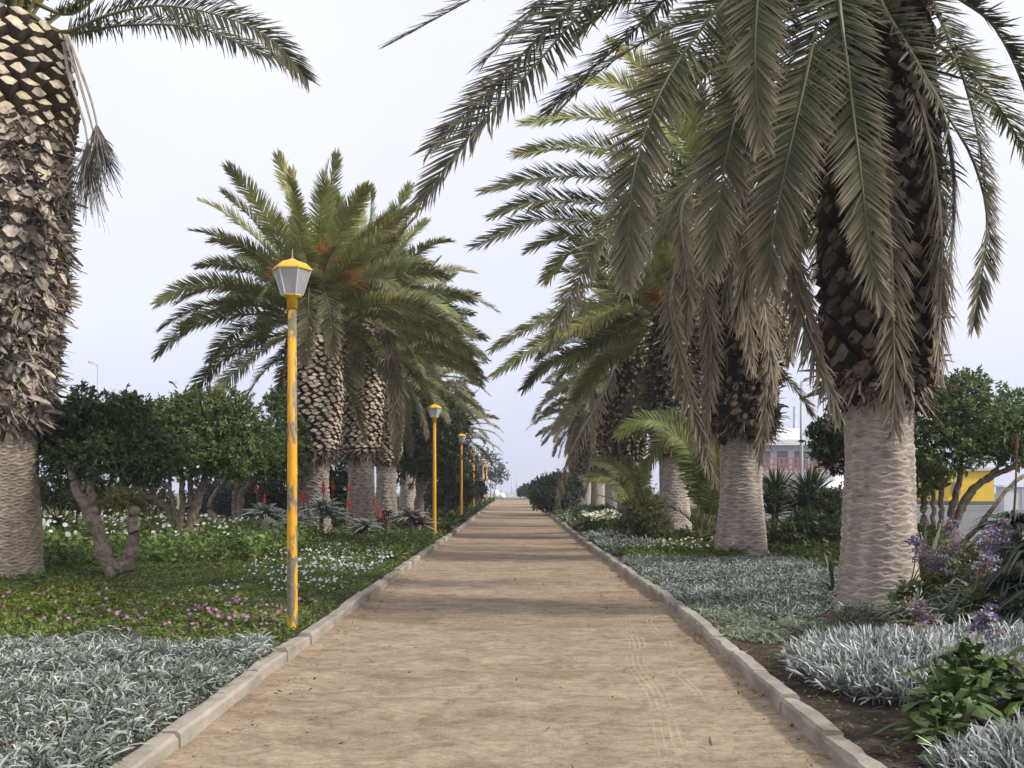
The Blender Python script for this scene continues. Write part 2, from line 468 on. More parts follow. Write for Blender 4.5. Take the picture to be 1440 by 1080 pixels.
CLASSES = [(80, 22, 4.4, .9), (66, 42, 4.6, .8), (50, 72, 4.6, .55), (34, 80, 4.8, .45), (16, 74, 4.8, .4), (-4, 58, 4.7, .5), (-26, 44, 4.5, .65)]
def make_frond_set(col, yel, dry, nl, wl, seed, deadcol=.9):
    rng = np.random.default_rng(seed); out = []
    rolls = (-.75, .15, .7)
    for ci, (e0, b, L, _) in enumerate(CLASSES):
        vs = []
        for k in range(3):
            mb = MB()
            young = max(0, 1 - ci / 4.0)
            c = np.asarray(col) * (1 - young * .7) + np.asarray(yel) * young * .7
            frond(mb, arc(e0 + rng.uniform(-5, 5), b + rng.uniform(-12, 12), L * rng.uniform(.92, 1.06), rng.uniform(-.07, .07)), (-.3, 0, 0),
                  .57, nl, c * rng.uniform(.85, 1.15), dry * (.4 + .2 * ci), 0, wl, 24 - 2 * ci, .06 + .015 * ci, .12, rng, rr=.03, roll=rolls[k] + rng.uniform(-.2, .2))
            vs.append(mb.mesh('frond', M['frond']))
        out.append(vs)
    vs = []
    for k in range(3):
        mb = MB()
        frond(mb, arc(-48 + rng.uniform(-8, 8), 40, 4.0 * rng.uniform(.85, 1.1), rng.uniform(-.06, .06)), (-.3, 0, 0), .42, int(nl * .8),
              np.asarray(col), .8, deadcol, wl * .9, 5, .5, .15, rng, rr=.035)
        vs.append(mb.mesh('dead_frond', M['frond']))
    out.append(vs)
    return out
SET_L = make_frond_set(np.array([.195, .215, .084]), G_YEL * 1.7, .30, 185, .034, 3)
SET_R = make_frond_set(np.array([.165, .178, .058]), G_YEL * 1.6, .34, 185, .034, 4)
SET_F = make_frond_set(np.array([.145, .155, .06]), G_YEL * 1.3, .40, 95, .06, 5)

def crown(root, fset, z, rad, counts, scale=1.0, rng=R, az_filter=None, tilt=5):
    """counts: number of fronds in each class (youngest first, last = dead)"""
    az = rng.uniform(0, 2 * PI)
    for ci, cnt in enumerate(counts):
        for k in range(cnt):
            az += 2.39996 + rng.uniform(-.15, .15)
            a = az % (2 * PI)
            if az_filter and not az_filter(ci, a): continue
            nm = 'frond' if ci < 7 else 'dead_frond'
            o = bpy.data.objects.new(nm, fset[ci][k % 3]); COL.objects.link(o); o.parent = root
            r = rad * (.15 + .12 * min(ci, 6))
            o.location = (r * math.cos(a), r * math.sin(a), z - .14 * ci + rng.uniform(-.1, .1))
            o.rotation_euler = (math.radians(rng.uniform(-tilt, tilt)), math.radians(rng.uniform(-tilt, tilt)), a)
            sc = scale * rng.uniform(.9, 1.08); o.scale = (sc, sc, sc)

def hero(root, pxpts, axis, name='frond', **kw):
    """a frond of its own: rachis from measured points, stored relative to its palm"""
    base = np.array(root.location)
    pts = np.array([P(*p) for p in pxpts]) - base
    mb = MB(); frond(mb, pts, np.asarray(axis) - base, **kw)
    return mb.build(name, M['frond'], root)

# ------------------------------------------------------------------ palm trunks
def smooth_trunk(mb, prof, col, rng, nth=96, dz=.012, hz=.085, nsc=13, depth=.022, seed=0, gw=.14, wv=.38):
    z0, z1 = prof[0][0], prof[-1][0]
    nz = max(8, int((z1 - z0) / dz)); zs = np.linspace(z0, z1, nz); th = np.linspace(0, 2 * PI, nth, endpoint=False)
    TH, Z = np.meshgrid(th, zs)
    r = np.interp(Z, [p[0] for p in prof], [p[1] for p in prof])
    u = TH * nsc / (2 * PI) + .25 * lumps(np.cos(TH) * 2, Z * 2 + np.sin(TH) * 2, 1.5, seed)
    v = Z / hz + .35 * lumps(np.cos(TH) * 1.5 + np.sin(TH), Z * 3 + np.sin(TH) * 2.5, 1.3, seed + 2)
    row = np.floor(v)
    w = wv * np.cos(2 * PI * (u + .5 * (row % 2)))
    v2 = v + w * (1 - np.abs(2 * (v - row) - 1) * .3)
    f = v2 - np.floor(v2)
    lip = sm(f / .82) * (1 - sm((f - .84) / .16))
    big = lumps(np.cos(TH) * 1.2, Z * .8 + np.sin(TH), 2.0, seed + 5)
    r = r + depth * (lip - .5) + .018 * big + rng.normal(0, .002, r.shape)
    V = np.stack([r * np.cos(TH), r * np.sin(TH), Z], 2).reshape(-1, 3)
    groove = (1 - sm((f - .0) / gw)) + sm((f - .93) / .07)
    groove = np.clip(groove * (.62 + .75 * lumps(u * 2.3, row * 1.9, 1, 3)), 0, 1)
    st = lumps(np.cos(TH) * 2.3 + 5, np.sin(TH) * 2.3 + Z * .55, 1.9, seed + 8); st2 = lumps(TH * 5, Z * .5, 1.6, seed + 3)
    tone = (1 + .10 * big + .13 * st + .07 * st2 + rng.normal(0, .06, r.shape))[..., None]
    C = np.asarray(col) * tone * (1 - groove[..., None] * .8) + np.array([.10, .07, .05]) * groove[..., None] * .8
    i, j = np.meshgrid(np.arange(nz - 1), np.arange(nth), indexing='ij')
    a = (i * nth + j).ravel(); b = (i * nth + (j + 1) % nth).ravel()
    mb.add(V, np.stack([a, b, b + nth, a + nth], 1), None, C.reshape(-1, 3))

def boots(mb, prof, rng, w=.23, h=.15, prot=.11, face=(.42, .35, .26), side=(.085, .062, .045), jit=.25, up=.4, knob=1.0, facevar=.35, drop=0.0, flat=1.0):
    """spiral of cut leaf bases standing out of the trunk, plus the dark core behind them"""
    z0, z1 = prof[0][0], prof[-1][0]; zz = [p[0] for p in prof]; rr = [p[1] for p in prof]
    n = 28; zs = np.linspace(z0, z1, 24)
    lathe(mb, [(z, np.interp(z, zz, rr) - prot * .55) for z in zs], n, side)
    z = z0 + h * .3; row = 0
    while z < z1:
        r = np.interp(z, zz, rr); cnt = max(6, int(round(2 * PI * r / w)))
        for k in range(cnt):
            if rng.random() < drop: continue
            a = (k + .5 * (row % 2) + rng.uniform(-jit, jit) * .5) * 2 * PI / cnt + row * .045
            zc = z + rng.uniform(-jit, jit) * h * .5
            pr = prot * rng.uniform(.6, 1.35)
            o = np.array([math.cos(a), math.sin(a), 0]); t = np.array([-math.sin(a), math.cos(a), 0]); k3 = np.array([0, 0, 1.])
            wb = 2 * PI * r / cnt * .56; hb = h * .66
            wo = wb * rng.uniform(.68, .9) * knob; ho = hb * rng.uniform(.55, .85) * knob * flat
            cb = o * (r - prot * .75) + k3 * (zc - prot * up)
            co = o * (r + pr * .4) + k3 * (zc + prot * up * .5) + t * rng.normal(0, .012)
            n2 = nrm(o + k3 * rng.uniform(.1, .55)); uu = np.cross(n2, t)
            ring0 = [cb - t * wb, cb - k3 * hb, cb + t * wb, cb + k3 * hb]
            jv = lambda: rng.normal(0, .009, 3)
            ring1 = [co - t * wo + jv(), co - t * wo * .25 - uu * -ho * -1 + jv(), co + t * wo * .25 - uu * ho + jv(), co + t * wo + jv(), co + t * wo * .3 + uu * ho + jv(), co - t * wo * .3 + uu * ho + jv()]
            ring1[1] = co - t * wo * .35 - uu * ho + jv()
            ctr = co + n2 * rng.uniform(-.01, .015)
            V = np.array(ring0 + ring1 + [ctr])
            fc = np.asarray(face) * rng.uniform(1 - facevar, 1 + facevar * .7) * np.array([1, rng.uniform(.94, 1.02), rng.uniform(.86, 1.02)])
            sc = np.asarray(side) * rng.uniform(.7, 1.5)
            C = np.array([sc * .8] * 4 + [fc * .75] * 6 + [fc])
            q = [[0, 1, 5, 4], [1, 2, 7, 6], [2, 3, 8, 7], [3, 0, 4, 9]]
            tr = [[1, 6, 5], [3, 9, 8]]
            # brown side walls, darker inward: shade of the gaps put into colour
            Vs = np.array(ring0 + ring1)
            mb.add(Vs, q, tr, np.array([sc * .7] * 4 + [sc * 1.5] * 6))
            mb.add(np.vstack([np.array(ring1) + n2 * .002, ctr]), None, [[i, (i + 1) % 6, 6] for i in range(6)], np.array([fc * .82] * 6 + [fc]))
        z += h * .56; row += 1

def shag(mb, prof, count, rng, L=(.12, .32), W=(.03, .08), up=.5, cols=((.13, .10, .08), (.27, .22, .175)), spread=1.0):
    """ragged fibres and peeled leaf bases"""
    zz = [p[0] for p in prof]; rr = [p[1] for p in prof]
    z = rng.uniform(zz[0], zz[-1], count); a = rng.uniform(0, 2 * PI, count)
    r = np.interp(z, zz, rr) * rng.uniform(.92, 1.03, count)
    o = np.stack([np.cos(a), np.sin(a), 0 * a], 1); t = np.stack([-np.sin(a), np.cos(a), 0 * a], 1)
    B = o * r[:, None] + np.array([0, 0, 1.]) * z[:, None]
    D = nrm(o * rng.uniform(.25, .8, count)[:, None] * spread + np.array([0, 0, 1.]) * (up + rng.normal(0, .55, count))[:, None] + t * rng.normal(0, .8, count)[:, None])
    S = nrm(np.cross(D, o) + rng.normal(0, .3, (count, 3)))
    k = rng.random((count, 1)) ** 1.6
    c = np.asarray(cols[0]) * (1 - k) + np.asarray(cols[1]) * k
    blades(mb, B, D, S, rng.uniform(*L, count), rng.uniform(*W, count), o * rng.normal(.1, .35, count)[:, None] - np.array([0, 0, .3]), c * .8, c * 1.15, (0, .35, .75, 1), (.9, 1, .8, .35))

def rootskirt(mb, r, rng, col):
    lathe(mb, [(-.25, r * 1.12), (0.0, r * 1.08), (.10, r * 1.0)], 40, np.asarray(col) * .7, cap=False)

BARK_R = (.375, .322, .28); BARK_L = (.44, .37, .29)

def trunk(root, smooth_prof, boot_prof, rng, col, kind, seed=0, far=False):
    mb = MB()
    smooth_trunk(mb, smooth_prof, col, rng, 60 if far else 110, .03 if far else .011, seed=seed, hz=.13 if far else (.12 if kind == 'cut' else .085), depth=.045 if kind == 'cut' else .015, nsc=11, gw=.26 if kind == 'cut' else .20, wv=.30 if kind == 'cut' else .26)
    rootskirt(mb, smooth_prof[0][1], rng, col)
    o = mb.build('trunk', M['bark'], root, True)
    mb = MB()
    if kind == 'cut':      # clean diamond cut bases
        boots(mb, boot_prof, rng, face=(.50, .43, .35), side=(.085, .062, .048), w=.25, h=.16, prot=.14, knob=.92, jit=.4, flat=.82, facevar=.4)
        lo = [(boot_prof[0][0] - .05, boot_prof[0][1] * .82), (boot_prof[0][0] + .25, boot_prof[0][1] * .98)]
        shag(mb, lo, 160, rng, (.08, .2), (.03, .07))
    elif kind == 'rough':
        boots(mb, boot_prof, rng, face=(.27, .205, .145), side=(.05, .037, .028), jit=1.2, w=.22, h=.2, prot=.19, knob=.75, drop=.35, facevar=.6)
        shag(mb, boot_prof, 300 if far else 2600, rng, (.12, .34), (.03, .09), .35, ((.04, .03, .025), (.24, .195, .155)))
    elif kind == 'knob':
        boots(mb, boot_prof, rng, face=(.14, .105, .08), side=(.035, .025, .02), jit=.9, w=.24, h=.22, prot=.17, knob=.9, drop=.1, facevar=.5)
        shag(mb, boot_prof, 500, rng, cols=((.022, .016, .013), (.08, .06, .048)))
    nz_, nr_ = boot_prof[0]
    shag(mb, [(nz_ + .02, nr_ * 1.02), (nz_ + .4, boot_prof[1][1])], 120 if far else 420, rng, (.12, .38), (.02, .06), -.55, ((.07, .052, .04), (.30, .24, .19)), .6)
    b = mb.build('leaf_base', M['boot'], root)
    return o, b

def fruit_bunch(root, loc, rng, col=(.46, .23, .06), n=190, size=.55):
    mb = MB()
    d = nrm(rng.normal(0, .35, (n, 3)) + np.array([loc[0], loc[1], 0]) * .5 + np.array([0, 0, .55]))
    B = np.asarray(loc) + rng.normal(0, .08, (n, 3))
    blades(mb, B, d, nrm(np.cross(d, rng.normal(0, 1, (n, 3)))), rng.uniform(.5, 1, n) * size, .02, rng.normal(0, .2, (n, 3)) - np.array([0, 0, .25]),
           np.asarray(col) * .8, np.asarray(col) * rng.uniform(.8, 1.3, (n, 1)), (0, .5, 1), (.6, 1, .6))
    mb.build('flower_stalk', M['petal'], root)

# ================================================================== the right-hand row
GR = 'date palms lining the right side of the path'
GL = 'date palms lining the left side of the path'

# palm A (nearest on the right, hanging dark crown)
YA = 12.2; rng = np.random.default_rng(21)
xa = (1236 - CX) * YA / FPX
A = empty('palm_tree', (xa, YA, g(xa, YA)), 'nearest right palm, pale ringed trunk under a curtain of long drooping fronds', 'palm tree', GR)
trunk(A, [(-.1, .52), (.15, .50), (.6, .45), (1.3, .42), (2.1, .405), (2.75, .42)],
      [(2.55, .46), (2.75, .56), (3.2, .62), (4.2, .64), (5.4, .62), (6.8, .56), (7.9, .42)], rng, BARK_R, 'knob', 1)
AX = np.array([xa, YA, 0])
dk = dict(Ll=.56, n=210, wl=.028, droop=.05, bf=.10, rr=.034)
old = dict(col=G_DARK * 1.1, dry=.6, rcol=(.17, .155, .085))
HA = [
    [(1190, -130, 12.0), (1000, -150, 11.3), (820, -90, 10.6), (660, 0, 10.2), (546, 63, 10.0)],
    [(1190, -90, 12.0), (1050, -100, 11.5), (920, -50, 11), (836, 0, 10.8), (745, 100, 10.5), (660, 190, 10.3), (586, 290, 10.2)],
    [(1200, -60, 12.1), (1080, -70, 11.8), (960, -20, 11.6), (880, 55, 11.4), (830, 100, 11.3), (768, 160, 11.2)],
    [(1190, -100, 12.2), (1000, -110, 12), (850, -60, 11.8), (766, 0, 11.7), (677, 90, 11.6)],
    [(1190, -110, 12.1), (1000, -120, 11.4), (870, -50, 10.9), (760, 50, 10.7), (680, 135, 10.6), (598, 215, 10.5)],
    [(1180, -70, 12), (1100, -70, 11.3), (1030, -10, 10.8), (981, 48, 10.5), (936, 115, 10.3), (907, 185, 10.2), (888, 267, 10.15), (880, 405, 10.2)],
    [(1190, -60, 12), (1110, -70, 11.2), (1070, 30, 10.8), (1044, 126, 10.6), (1021, 222, 10.5), (1007, 315, 10.5), (1002, 380, 10.5)],
    [(1190, -80, 12), (1090, -120, 10.9), (1068, -20, 10.3), (1062, 93, 10.1), (1071, 206, 10.1)],
    [(1195, -60, 12), (1165, -40, 11), (1148, 37, 10.6), (1130, 122, 10.4), (1104, 240, 10.3), (1086, 333, 10.4), (1084, 408, 10.5)],
    [(1210, -60, 12), (1180, -60, 10.9), (1180, 0, 10.6), (1194, 111, 10.4), (1210, 240, 10.35), (1226, 370, 10.4), (1242, 430, 10.4)],
    [(1230, -50, 12), (1237, 0, 11.2), (1281, 74, 10.9), (1333, 163, 10.7), (1370, 230, 10.7), (1388, 320, 10.8), (1368, 465, 10.9)],
    [(1250, -60, 12), (1352, 0, 11.6), (1400, 40, 11.5), (1440, 125, 11.4), (1462, 230, 11.4)],
    [(1240, -40, 12), (1300, -10, 11.4), (1345, 80, 11.2), (1375, 190, 11.1), (1388, 300, 11.2), (1394, 385, 11.3)],
    [(1200, -70, 12), (1130, -60, 11.6), (1085, 40, 11.5), (1065, 160, 11.5), (1050, 290, 11.5), (1040, 400, 11.6)],
    [(1215, -70, 12), (1225, -20, 11.2), (1255, 60, 11.0), (1290, 160, 10.95), (1312, 270, 11), (1322, 380, 11.1)],
]
for i, h in enumerate(HA):
    kw = dict(dk); kw.update(old)
    if i < 5: kw.update(col=G_DARK * 1.1, dry=.5, V=14, face=(0, -.9 if i in (1, 4) else -.35, .2))
    elif i in (5, 6, 8, 9, 7): kw.update(dry=.6, V=0, Ll=.58, wl=.028, n=240, col=G_DARK * 1.25, face=(0, -.9, 0))
    elif i in (10, 11, 12, 14): kw.update(Ll=.42, wl=.026, n=210)
    if i in (7, 9): kw.update(Ll=.50)
    if i in (13, 14): continue
    hero(A, h, AX, rng=rng, **kw)
HAD = [
    [(1225, 20, 11.9), (1288, 130, 11.6), (1322, 300, 11.5), (1320, 530, 11.5)],
    [(1235, 60, 12), (1285, 200, 11.6), (1298, 350, 11.5), (1283, 550, 11.5)],
    [(1220, 100, 11.9), (1248, 300, 11.3), (1256, 450, 11.3), (1258, 610, 11.35)],
    [(1200, 60, 11.9), (1108, 260, 11.7), (1118, 420, 11.6), (1182, 588, 11.6)],
    [(1190, 60, 11.9), (1130, 200, 11.5), (1110, 330, 11.5), (1150, 500, 11.55)],
    [(1180, 40, 11.9), (1070, 160, 11.4), (1040, 290, 11.4), (1072, 420, 11.4)],
    [(1260, 40, 12), (1330, 180, 11.8), (1340, 330, 11.8), (1310, 480, 11.8)],
    [(1230, 40, 11.9), (1240, 160, 11.2), (1236, 320, 11.2), (1246, 520, 11.3)],
    [(1225, 0, 11.9), (1170, 120, 11.4), (1160, 240, 11.4), (1150, 330, 11.45)],
    [(1250, 20, 12), (1300, 60, 11.7), (1310, 200, 11.7), (1300, 420, 11.7)],
]
for i, h in enumerate(HAD):
    if i in (1, 7, 8, 9): continue
    hero(A, h, AX, 'dead_frond', rng=rng, Ll=.38, n=150, wl=.026, droop=.4, bf=.2, rr=.045, col=G_DARK, dry=.4, dead=.62 if i < 7 else .4, V=0)
crown(A, SET_R, 8.1, .5, [5, 6, 7, 6, 5, 4, 0, 0], 1.02, rng, lambda ci, a: ci < 2 or (ci < 3 and math.cos(a) < .6) or math.sin(a) > .4)
# back of the hanging curtain
crown(A, SET_R, 8.0, .5, [0, 0, 0, 0, 0, 5, 9, 8], 1.0, rng, lambda ci, a: math.sin(a) > .5)

# palm B
YB = 21.6; rng = np.random.default_rng(22)
xb = (1042 - CX) * YB / FPX
B_ = empty('palm_tree', (xb, YB, g(xb, YB)), 'second palm on the right, dark shaggy upper trunk with dead fronds hanging', 'palm tree', GR)
trunk(B_, [(-.1, .58), (.2, .56), (.8, .49), (1.6, .45), (2.7, .455)],
      [(2.55, .5), (2.85, .72), (3.6, .74), (5, .70), (6.4, .6), (7.6, .45)], rng, BARK_R, 'rough', 2)
BX = np.array([xb, YB, 0])
c0 = (1010, 275)
HB = [[(*c0, 21.6), (930, 125, 21.2), (856, 58, 21)], [(*c0, 21.6), (900, 135, 21), (803, 112, 20.8)],
      [(*c0, 21.6), (890, 180, 21), (805, 165, 20.6), (733, 175, 20.5)], [(*c0, 21.6), (870, 215, 21), (790, 208, 20.6), (722, 218, 20.5)],
      [(*c0, 21.6), (860, 250, 21), (760, 250, 20.6), (678, 270, 20.5)], [(*c0, 21.6), (860, 285, 21), (760, 282, 20.6), (690, 305, 20.5)],
      [(*c0, 21.6), (870, 312, 21), (760, 308, 20.6), (663, 348, 20.5)], [(*c0, 21.6), (880, 340, 21.4), (800, 330, 21.3), (742, 352, 21.2)],
      [(*c0, 21.6), (880, 370, 21.4), (810, 352, 21.3), (765, 395, 21.2)], [(*c0, 21.6), (960, 110, 21.8), (900, 20, 22)],
      [(*c0, 21.6), (900, 280, 20.5), (850, 330, 20), (800, 420, 19.7), (772, 490, 19.6)]]
for i, h in enumerate(HB):
    yy = i in (1, 2, 3, 7, 8, 0)
    hero(B_, h, BX, rng=rng, Ll=.60, n=200, wl=.036, droop=.06, V=16, face=(0, -.7, .1), col=(G_YEL * 1.35 if yy else G_MID * 1.2), dry=.12 if yy else .4, dead=.35 if i == 10 else 0)
HBD = [[(985, 250, 21.2), (958, 300, 20.4), (968, 400, 20.2), (966, 475, 20.2)], [(1000, 280, 21), (945, 400, 20.3), (960, 520, 20.3), (1006, 680, 20.5)],
       [(1010, 280, 21.4), (985, 350, 20.3), (1000, 480, 20.3), (992, 620, 20.4)], [(1040, 270, 21.3), (1082, 350, 20.6), (1085, 480, 20.6), (1068, 650, 20.7)],
       [(1050, 280, 21.3), (1060, 340, 20.3), (1078, 450, 20.3), (1090, 560, 20.4)], [(1060, 280, 21.5), (1110, 330, 21), (1118, 420, 20.9), (1112, 500, 20.9)],
       [(1020, 280, 21.2), (1035, 330, 20.1), (1050, 430, 20.1), (1058, 520, 20.2)]]
for i, h in enumerate(HBD):
    hero(B_, h, BX, 'dead_frond', rng=rng, Ll=.44, n=150, wl=.034, droop=.4, bf=.2, rr=.05, col=G_MID, dry=.6, dead=.85, V=0)
crown(B_, SET_R, 7.9, .45, [6, 7, 9, 8, 7, 6, 5, 4], 1.0, rng, lambda ci, a: (ci < 3 or math.sin(a) > -.1) and not abs(a - PI) < .8)

def palm(name_label, px, Y, fset, boot, counts, rng, col, group, zc=6.9, neck=2.6, r=.45, br=(.6, .72, .66, .5), scale=1.0, kind='rough', far=False, fruit=0, skirt=None):
    x = (px - CX) * Y / FPX
    if fset is SET_F: scale *= .86
    root = empty('palm_tree', (x, Y, g(x, Y)), name_label, 'palm tree', group)
    sp = [(-.1, r * 1.2), (.2, r * 1.15), (.8, r * 1.02), (1.6, r * .95), (neck + .1, r * .97)]
    bp = [(neck - .08, r * 1.0), (neck + .2, br[0]), (neck + (zc - neck) * .4, br[1]), (neck + (zc - neck) * .75, br[2]), (zc, br[3])]
    trunk(root, sp, bp, rng, col, kind, px, far)
    crown(root, fset, zc + .05, br[3] * 1.1, counts, scale, rng, skirt)
    for k in range(fruit):
        a = -PI / 2 + rng.uniform(-1.1, 1.1)
        fruit_bunch(root, ((br[3] + .75) * math.cos(a), (br[3] + .75) * math.sin(a), zc + rng.uniform(.25, 1.2)), rng)
    return root

Cc = palm('third palm on the right, yellow-green fronds arching low over the path', 948, 30.4, SET_R, 0, [6, 7, 8, 9, 8, 6, 4, 3], np.random.default_rng(23), BARK_R, GR, 6.7, 2.5, .46, kind='rough', fruit=3, skirt=lambda ci, a: ci < 4 or math.sin(a) > -.35)
CXa = np.array(Cc.location)
for i, h in enumerate([[(930, 440, 30.4), (890, 425, 29.6), (810, 460, 29), (745, 492, 28.8), (692, 530, 28.7)], [(930, 440, 30.4), (880, 418, 30), (800, 440, 29.7), (740, 462, 29.5), (690, 492, 29.4)],
                       [(930, 440, 30.4), (890, 450, 30), (830, 490, 29.8), (770, 515, 29.6), (735, 548, 29.6)]]):
    hero(Cc, h, CXa, rng=rng, Ll=.60, n=190, wl=.042, V=10, droop=.12, face=(0, -.7, .2), col=G_YEL * (1.2 if i < 2 else .5), dry=.15)
D_ = palm('fourth palm on the right, a long dead frond dangling from it over the kerb', 884, 40, SET_R, 0, [5, 6, 7, 8, 7, 5, 3, 1], np.random.default_rng(24), BARK_R, GR, 7.0, 2.6, .45, far=True, skirt=lambda ci, a: ci < 5 or math.sin(a) > -.3)
hero(D_, [(880, 470, 39.5), (850, 550, 38.6), (800, 640, 38), (783, 712, 37.8)], np.array(D_.location), 'dead_frond', rng=rng, Ll=.6, n=70, wl=.07, droop=.4, col=G_MID * 1.5, dry=.5, dead=.95, rr=.07, V=0)
hero(D_, [(885, 470, 39.5), (835, 545, 39), (832, 640, 38.8), (822, 700, 38.7)], np.array(D_.location), 'dead_frond', rng=rng, Ll=.45, n=44, wl=.05, droop=.4, col=G_MID, dry=.5, dead=.9, rr=.06, V=0)
palm('fifth palm on the right, slim pale ringed trunk above white flowers', 862, 51, SET_F, 0, [4, 5, 7, 8, 7, 4, 2, 1], np.random.default_rng(25), BARK_R, GR, 7.1, 2.5, .42, far=True)
palm('sixth palm on the right, thin pale trunk just left of the fifth', 841, 60, SET_F, 0, [4, 5, 7, 8, 7, 4, 2, 1], np.random.default_rng(26), BARK_R, GR, 7.1, 2.5, .42, far=True)
palm('seventh palm on the right, trunk mostly wrapped in hanging dead fronds', 824, 70, SET_F, 0, [4, 5, 6, 7, 7, 6, 4, 8], np.random.default_rng(27), BARK_R, GR, 7.2, 2.5, .42, far=True)
palm('farthest palm on the right, small grey crown leaning over the path end', 812, 80, SET_F, 0, [4, 5, 6, 7, 7, 6, 3, 6], np.random.default_rng(28), BARK_R, GR, 7.2, 2.5, .42, far=True)

# ================================================================== the left-hand row
YL = 16.3; rng = np.random.default_rng(31)
xl = (4 - CX) * YL / FPX
L1 = empty('palm_tree', (xl, YL, g(xl, YL)), 'nearest left palm, thick shaggy trunk with diamond-cut leaf bases above', 'palm tree', GL)
zb = g(xl, YL)
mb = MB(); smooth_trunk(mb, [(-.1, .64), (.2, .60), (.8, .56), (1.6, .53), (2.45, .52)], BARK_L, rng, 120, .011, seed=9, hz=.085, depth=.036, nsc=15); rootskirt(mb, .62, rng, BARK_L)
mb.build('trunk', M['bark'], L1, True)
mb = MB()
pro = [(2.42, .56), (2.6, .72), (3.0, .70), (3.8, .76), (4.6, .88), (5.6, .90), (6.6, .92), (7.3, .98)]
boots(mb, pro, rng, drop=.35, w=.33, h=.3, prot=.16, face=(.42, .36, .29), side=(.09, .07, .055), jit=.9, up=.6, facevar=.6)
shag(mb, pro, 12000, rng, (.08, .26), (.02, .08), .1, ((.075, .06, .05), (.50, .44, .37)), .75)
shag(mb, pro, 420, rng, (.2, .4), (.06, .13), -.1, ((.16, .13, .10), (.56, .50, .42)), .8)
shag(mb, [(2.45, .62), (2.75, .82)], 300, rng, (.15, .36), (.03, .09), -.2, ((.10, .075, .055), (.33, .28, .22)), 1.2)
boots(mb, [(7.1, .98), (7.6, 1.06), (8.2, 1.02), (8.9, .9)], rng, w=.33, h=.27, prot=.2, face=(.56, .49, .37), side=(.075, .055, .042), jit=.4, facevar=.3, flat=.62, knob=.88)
mb.build('leaf_base', M['boot'], L1)
LX = np.array([xl, YL, 0])
hero(L1, [(40, 30, 16.3), (90, 45, 16.0), (150, 22, 15.8), (225, 8, 15.6), (315, 24, 15.5), (385, 58, 15.4), (436, 116, 15.4)], LX, rng=rng, Ll=.58, n=210, wl=.028, V=18, droop=.18, face=(0, -1.2, .1), bf=.16, col=G_DARK * 1.2, dry=.3)
hero(L1, [(40, 20, 16.3), (95, 47, 16.2), (170, 36, 16.1), (270, 38, 16.0), (350, 66, 15.9), (425, 100, 15.9)], LX, rng=rng, Ll=.48, n=190, wl=.027, V=20, droop=.35, face=(0, -.8, .1), bf=.16, col=G_DARK * 1.1, dry=.3)
hero(L1, [(40, 0, 16.3), (100, 20, 16.3), (160, -25, 16.5), (260, -90, 16.8), (360, -130, 17)], LX, rng=rng, Ll=.48, n=120, wl=.036, V=25, droop=.2, bf=.12, col=G_DARK * 1.2, dry=.2)
crown(L1, SET_L, 9.1, .9, [7, 9, 5, 0, 0, 0, 0, 0], 1.0, rng)
# spent fruit stalks hanging beside the trunk
mb = MB()
for pts, brush in (([(92, 50, 15.6), (104, 90, 15.4), (122, 150, 15.3), (132, 186, 15.3)], (152, 262)), ([(90, 60, 15.6), (98, 110, 15.4), (118, 170, 15.3), (124, 205, 15.3)], (120, 305)),
                   ([(95, 50, 15.6), (108, 84, 15.4), (128, 140, 15.3), (137, 178, 15.3)], (150, 240))):
    pp = catmull([P(*p) for p in pts], 14) - np.array(L1.location)
    tube(mb, pp, np.linspace(.03, .016, 14), 5, (.36, .31, .25))
    end = pp[-1]; tip = P(*brush, 15.3) - np.array(L1.location)
    n = 150; d = tip - end; L = np.linalg.norm(d)
    D = nrm(d / L + rng.normal(0, .19, (n, 3)))
    Bs = end + d * rng.uniform(-.12, .25, (n, 1)) * .6
    blades(mb, Bs, D, nrm(np.cross(D, rng.normal(0, 1, (n, 3)))), L * rng.uniform(.55, 1.02, n), .013, rng.normal(0, .1, (n, 3)), (.20, .17, .14), (.15, .14, .12), (0, .5, 1), (1, 1, .7))
mb.build('fruit_stalk', M['boot'], L1)

L2 = palm('second palm on the left, full green crown behind the nearest yellow lamp', 441, 28, SET_L, 0, [9, 11, 13, 13, 11, 9, 5, 0], np.random.default_rng(42), BARK_R, GL, 6.45, 2.25, .44, (.66, .80, .72, .50), .96, 'cut', fruit=7, skirt=lambda ci, a: ci < 4 or (math.sin(a) > -.62 and (ci < 5 or math.cos(a) < .5)))
L3 = palm('third palm on the left, cream diamond-cut trunk close behind the second palm', 508, 33, SET_L, 0, [6, 8, 9, 10, 9, 7, 5, 3], np.random.default_rng(33), BARK_R, GL, 7.3, 2.45, .44, (.64, .76, .70, .50), 1.0, 'cut', fruit=3, skirt=lambda ci, a: ci < 4 or math.sin(a) > -.5)
gk = dict(Ll=.5, n=140, wl=.032, V=0, droop=.06, face=(0, -1, .1), col=np.array([.115, .125, .05]), dry=.5)
hero(L2, [(448, 385, 27.6), (436, 398, 26.6), (433, 450, 26.1), (428, 512, 26.1)], np.array(L2.location), rng=rng, **gk)
hero(L2, [(446, 392, 27.6), (458, 415, 26.4), (466, 460, 26.1), (468, 500, 26.2)], np.array(L2.location), rng=rng, **gk)
hero(L3, [(515, 410, 32.6), (502, 430, 31.4), (500, 490, 31), (506, 542, 31)], np.array(L3.location), rng=rng, **gk)
gk.update(dead=.85, droop=.4, Ll=.42)
hero(L3, [(525, 420, 32.4), (548, 470, 31.7), (562, 560, 31.6), (556, 650, 31.6)], np.array(L3.location), 'dead_frond', rng=rng, **gk)
hero(L3, [(520, 420, 32.4), (540, 470, 31.7), (552, 540, 31.6), (560, 610, 31.6)], np.array(L3.location), 'dead_frond', rng=rng, **gk)
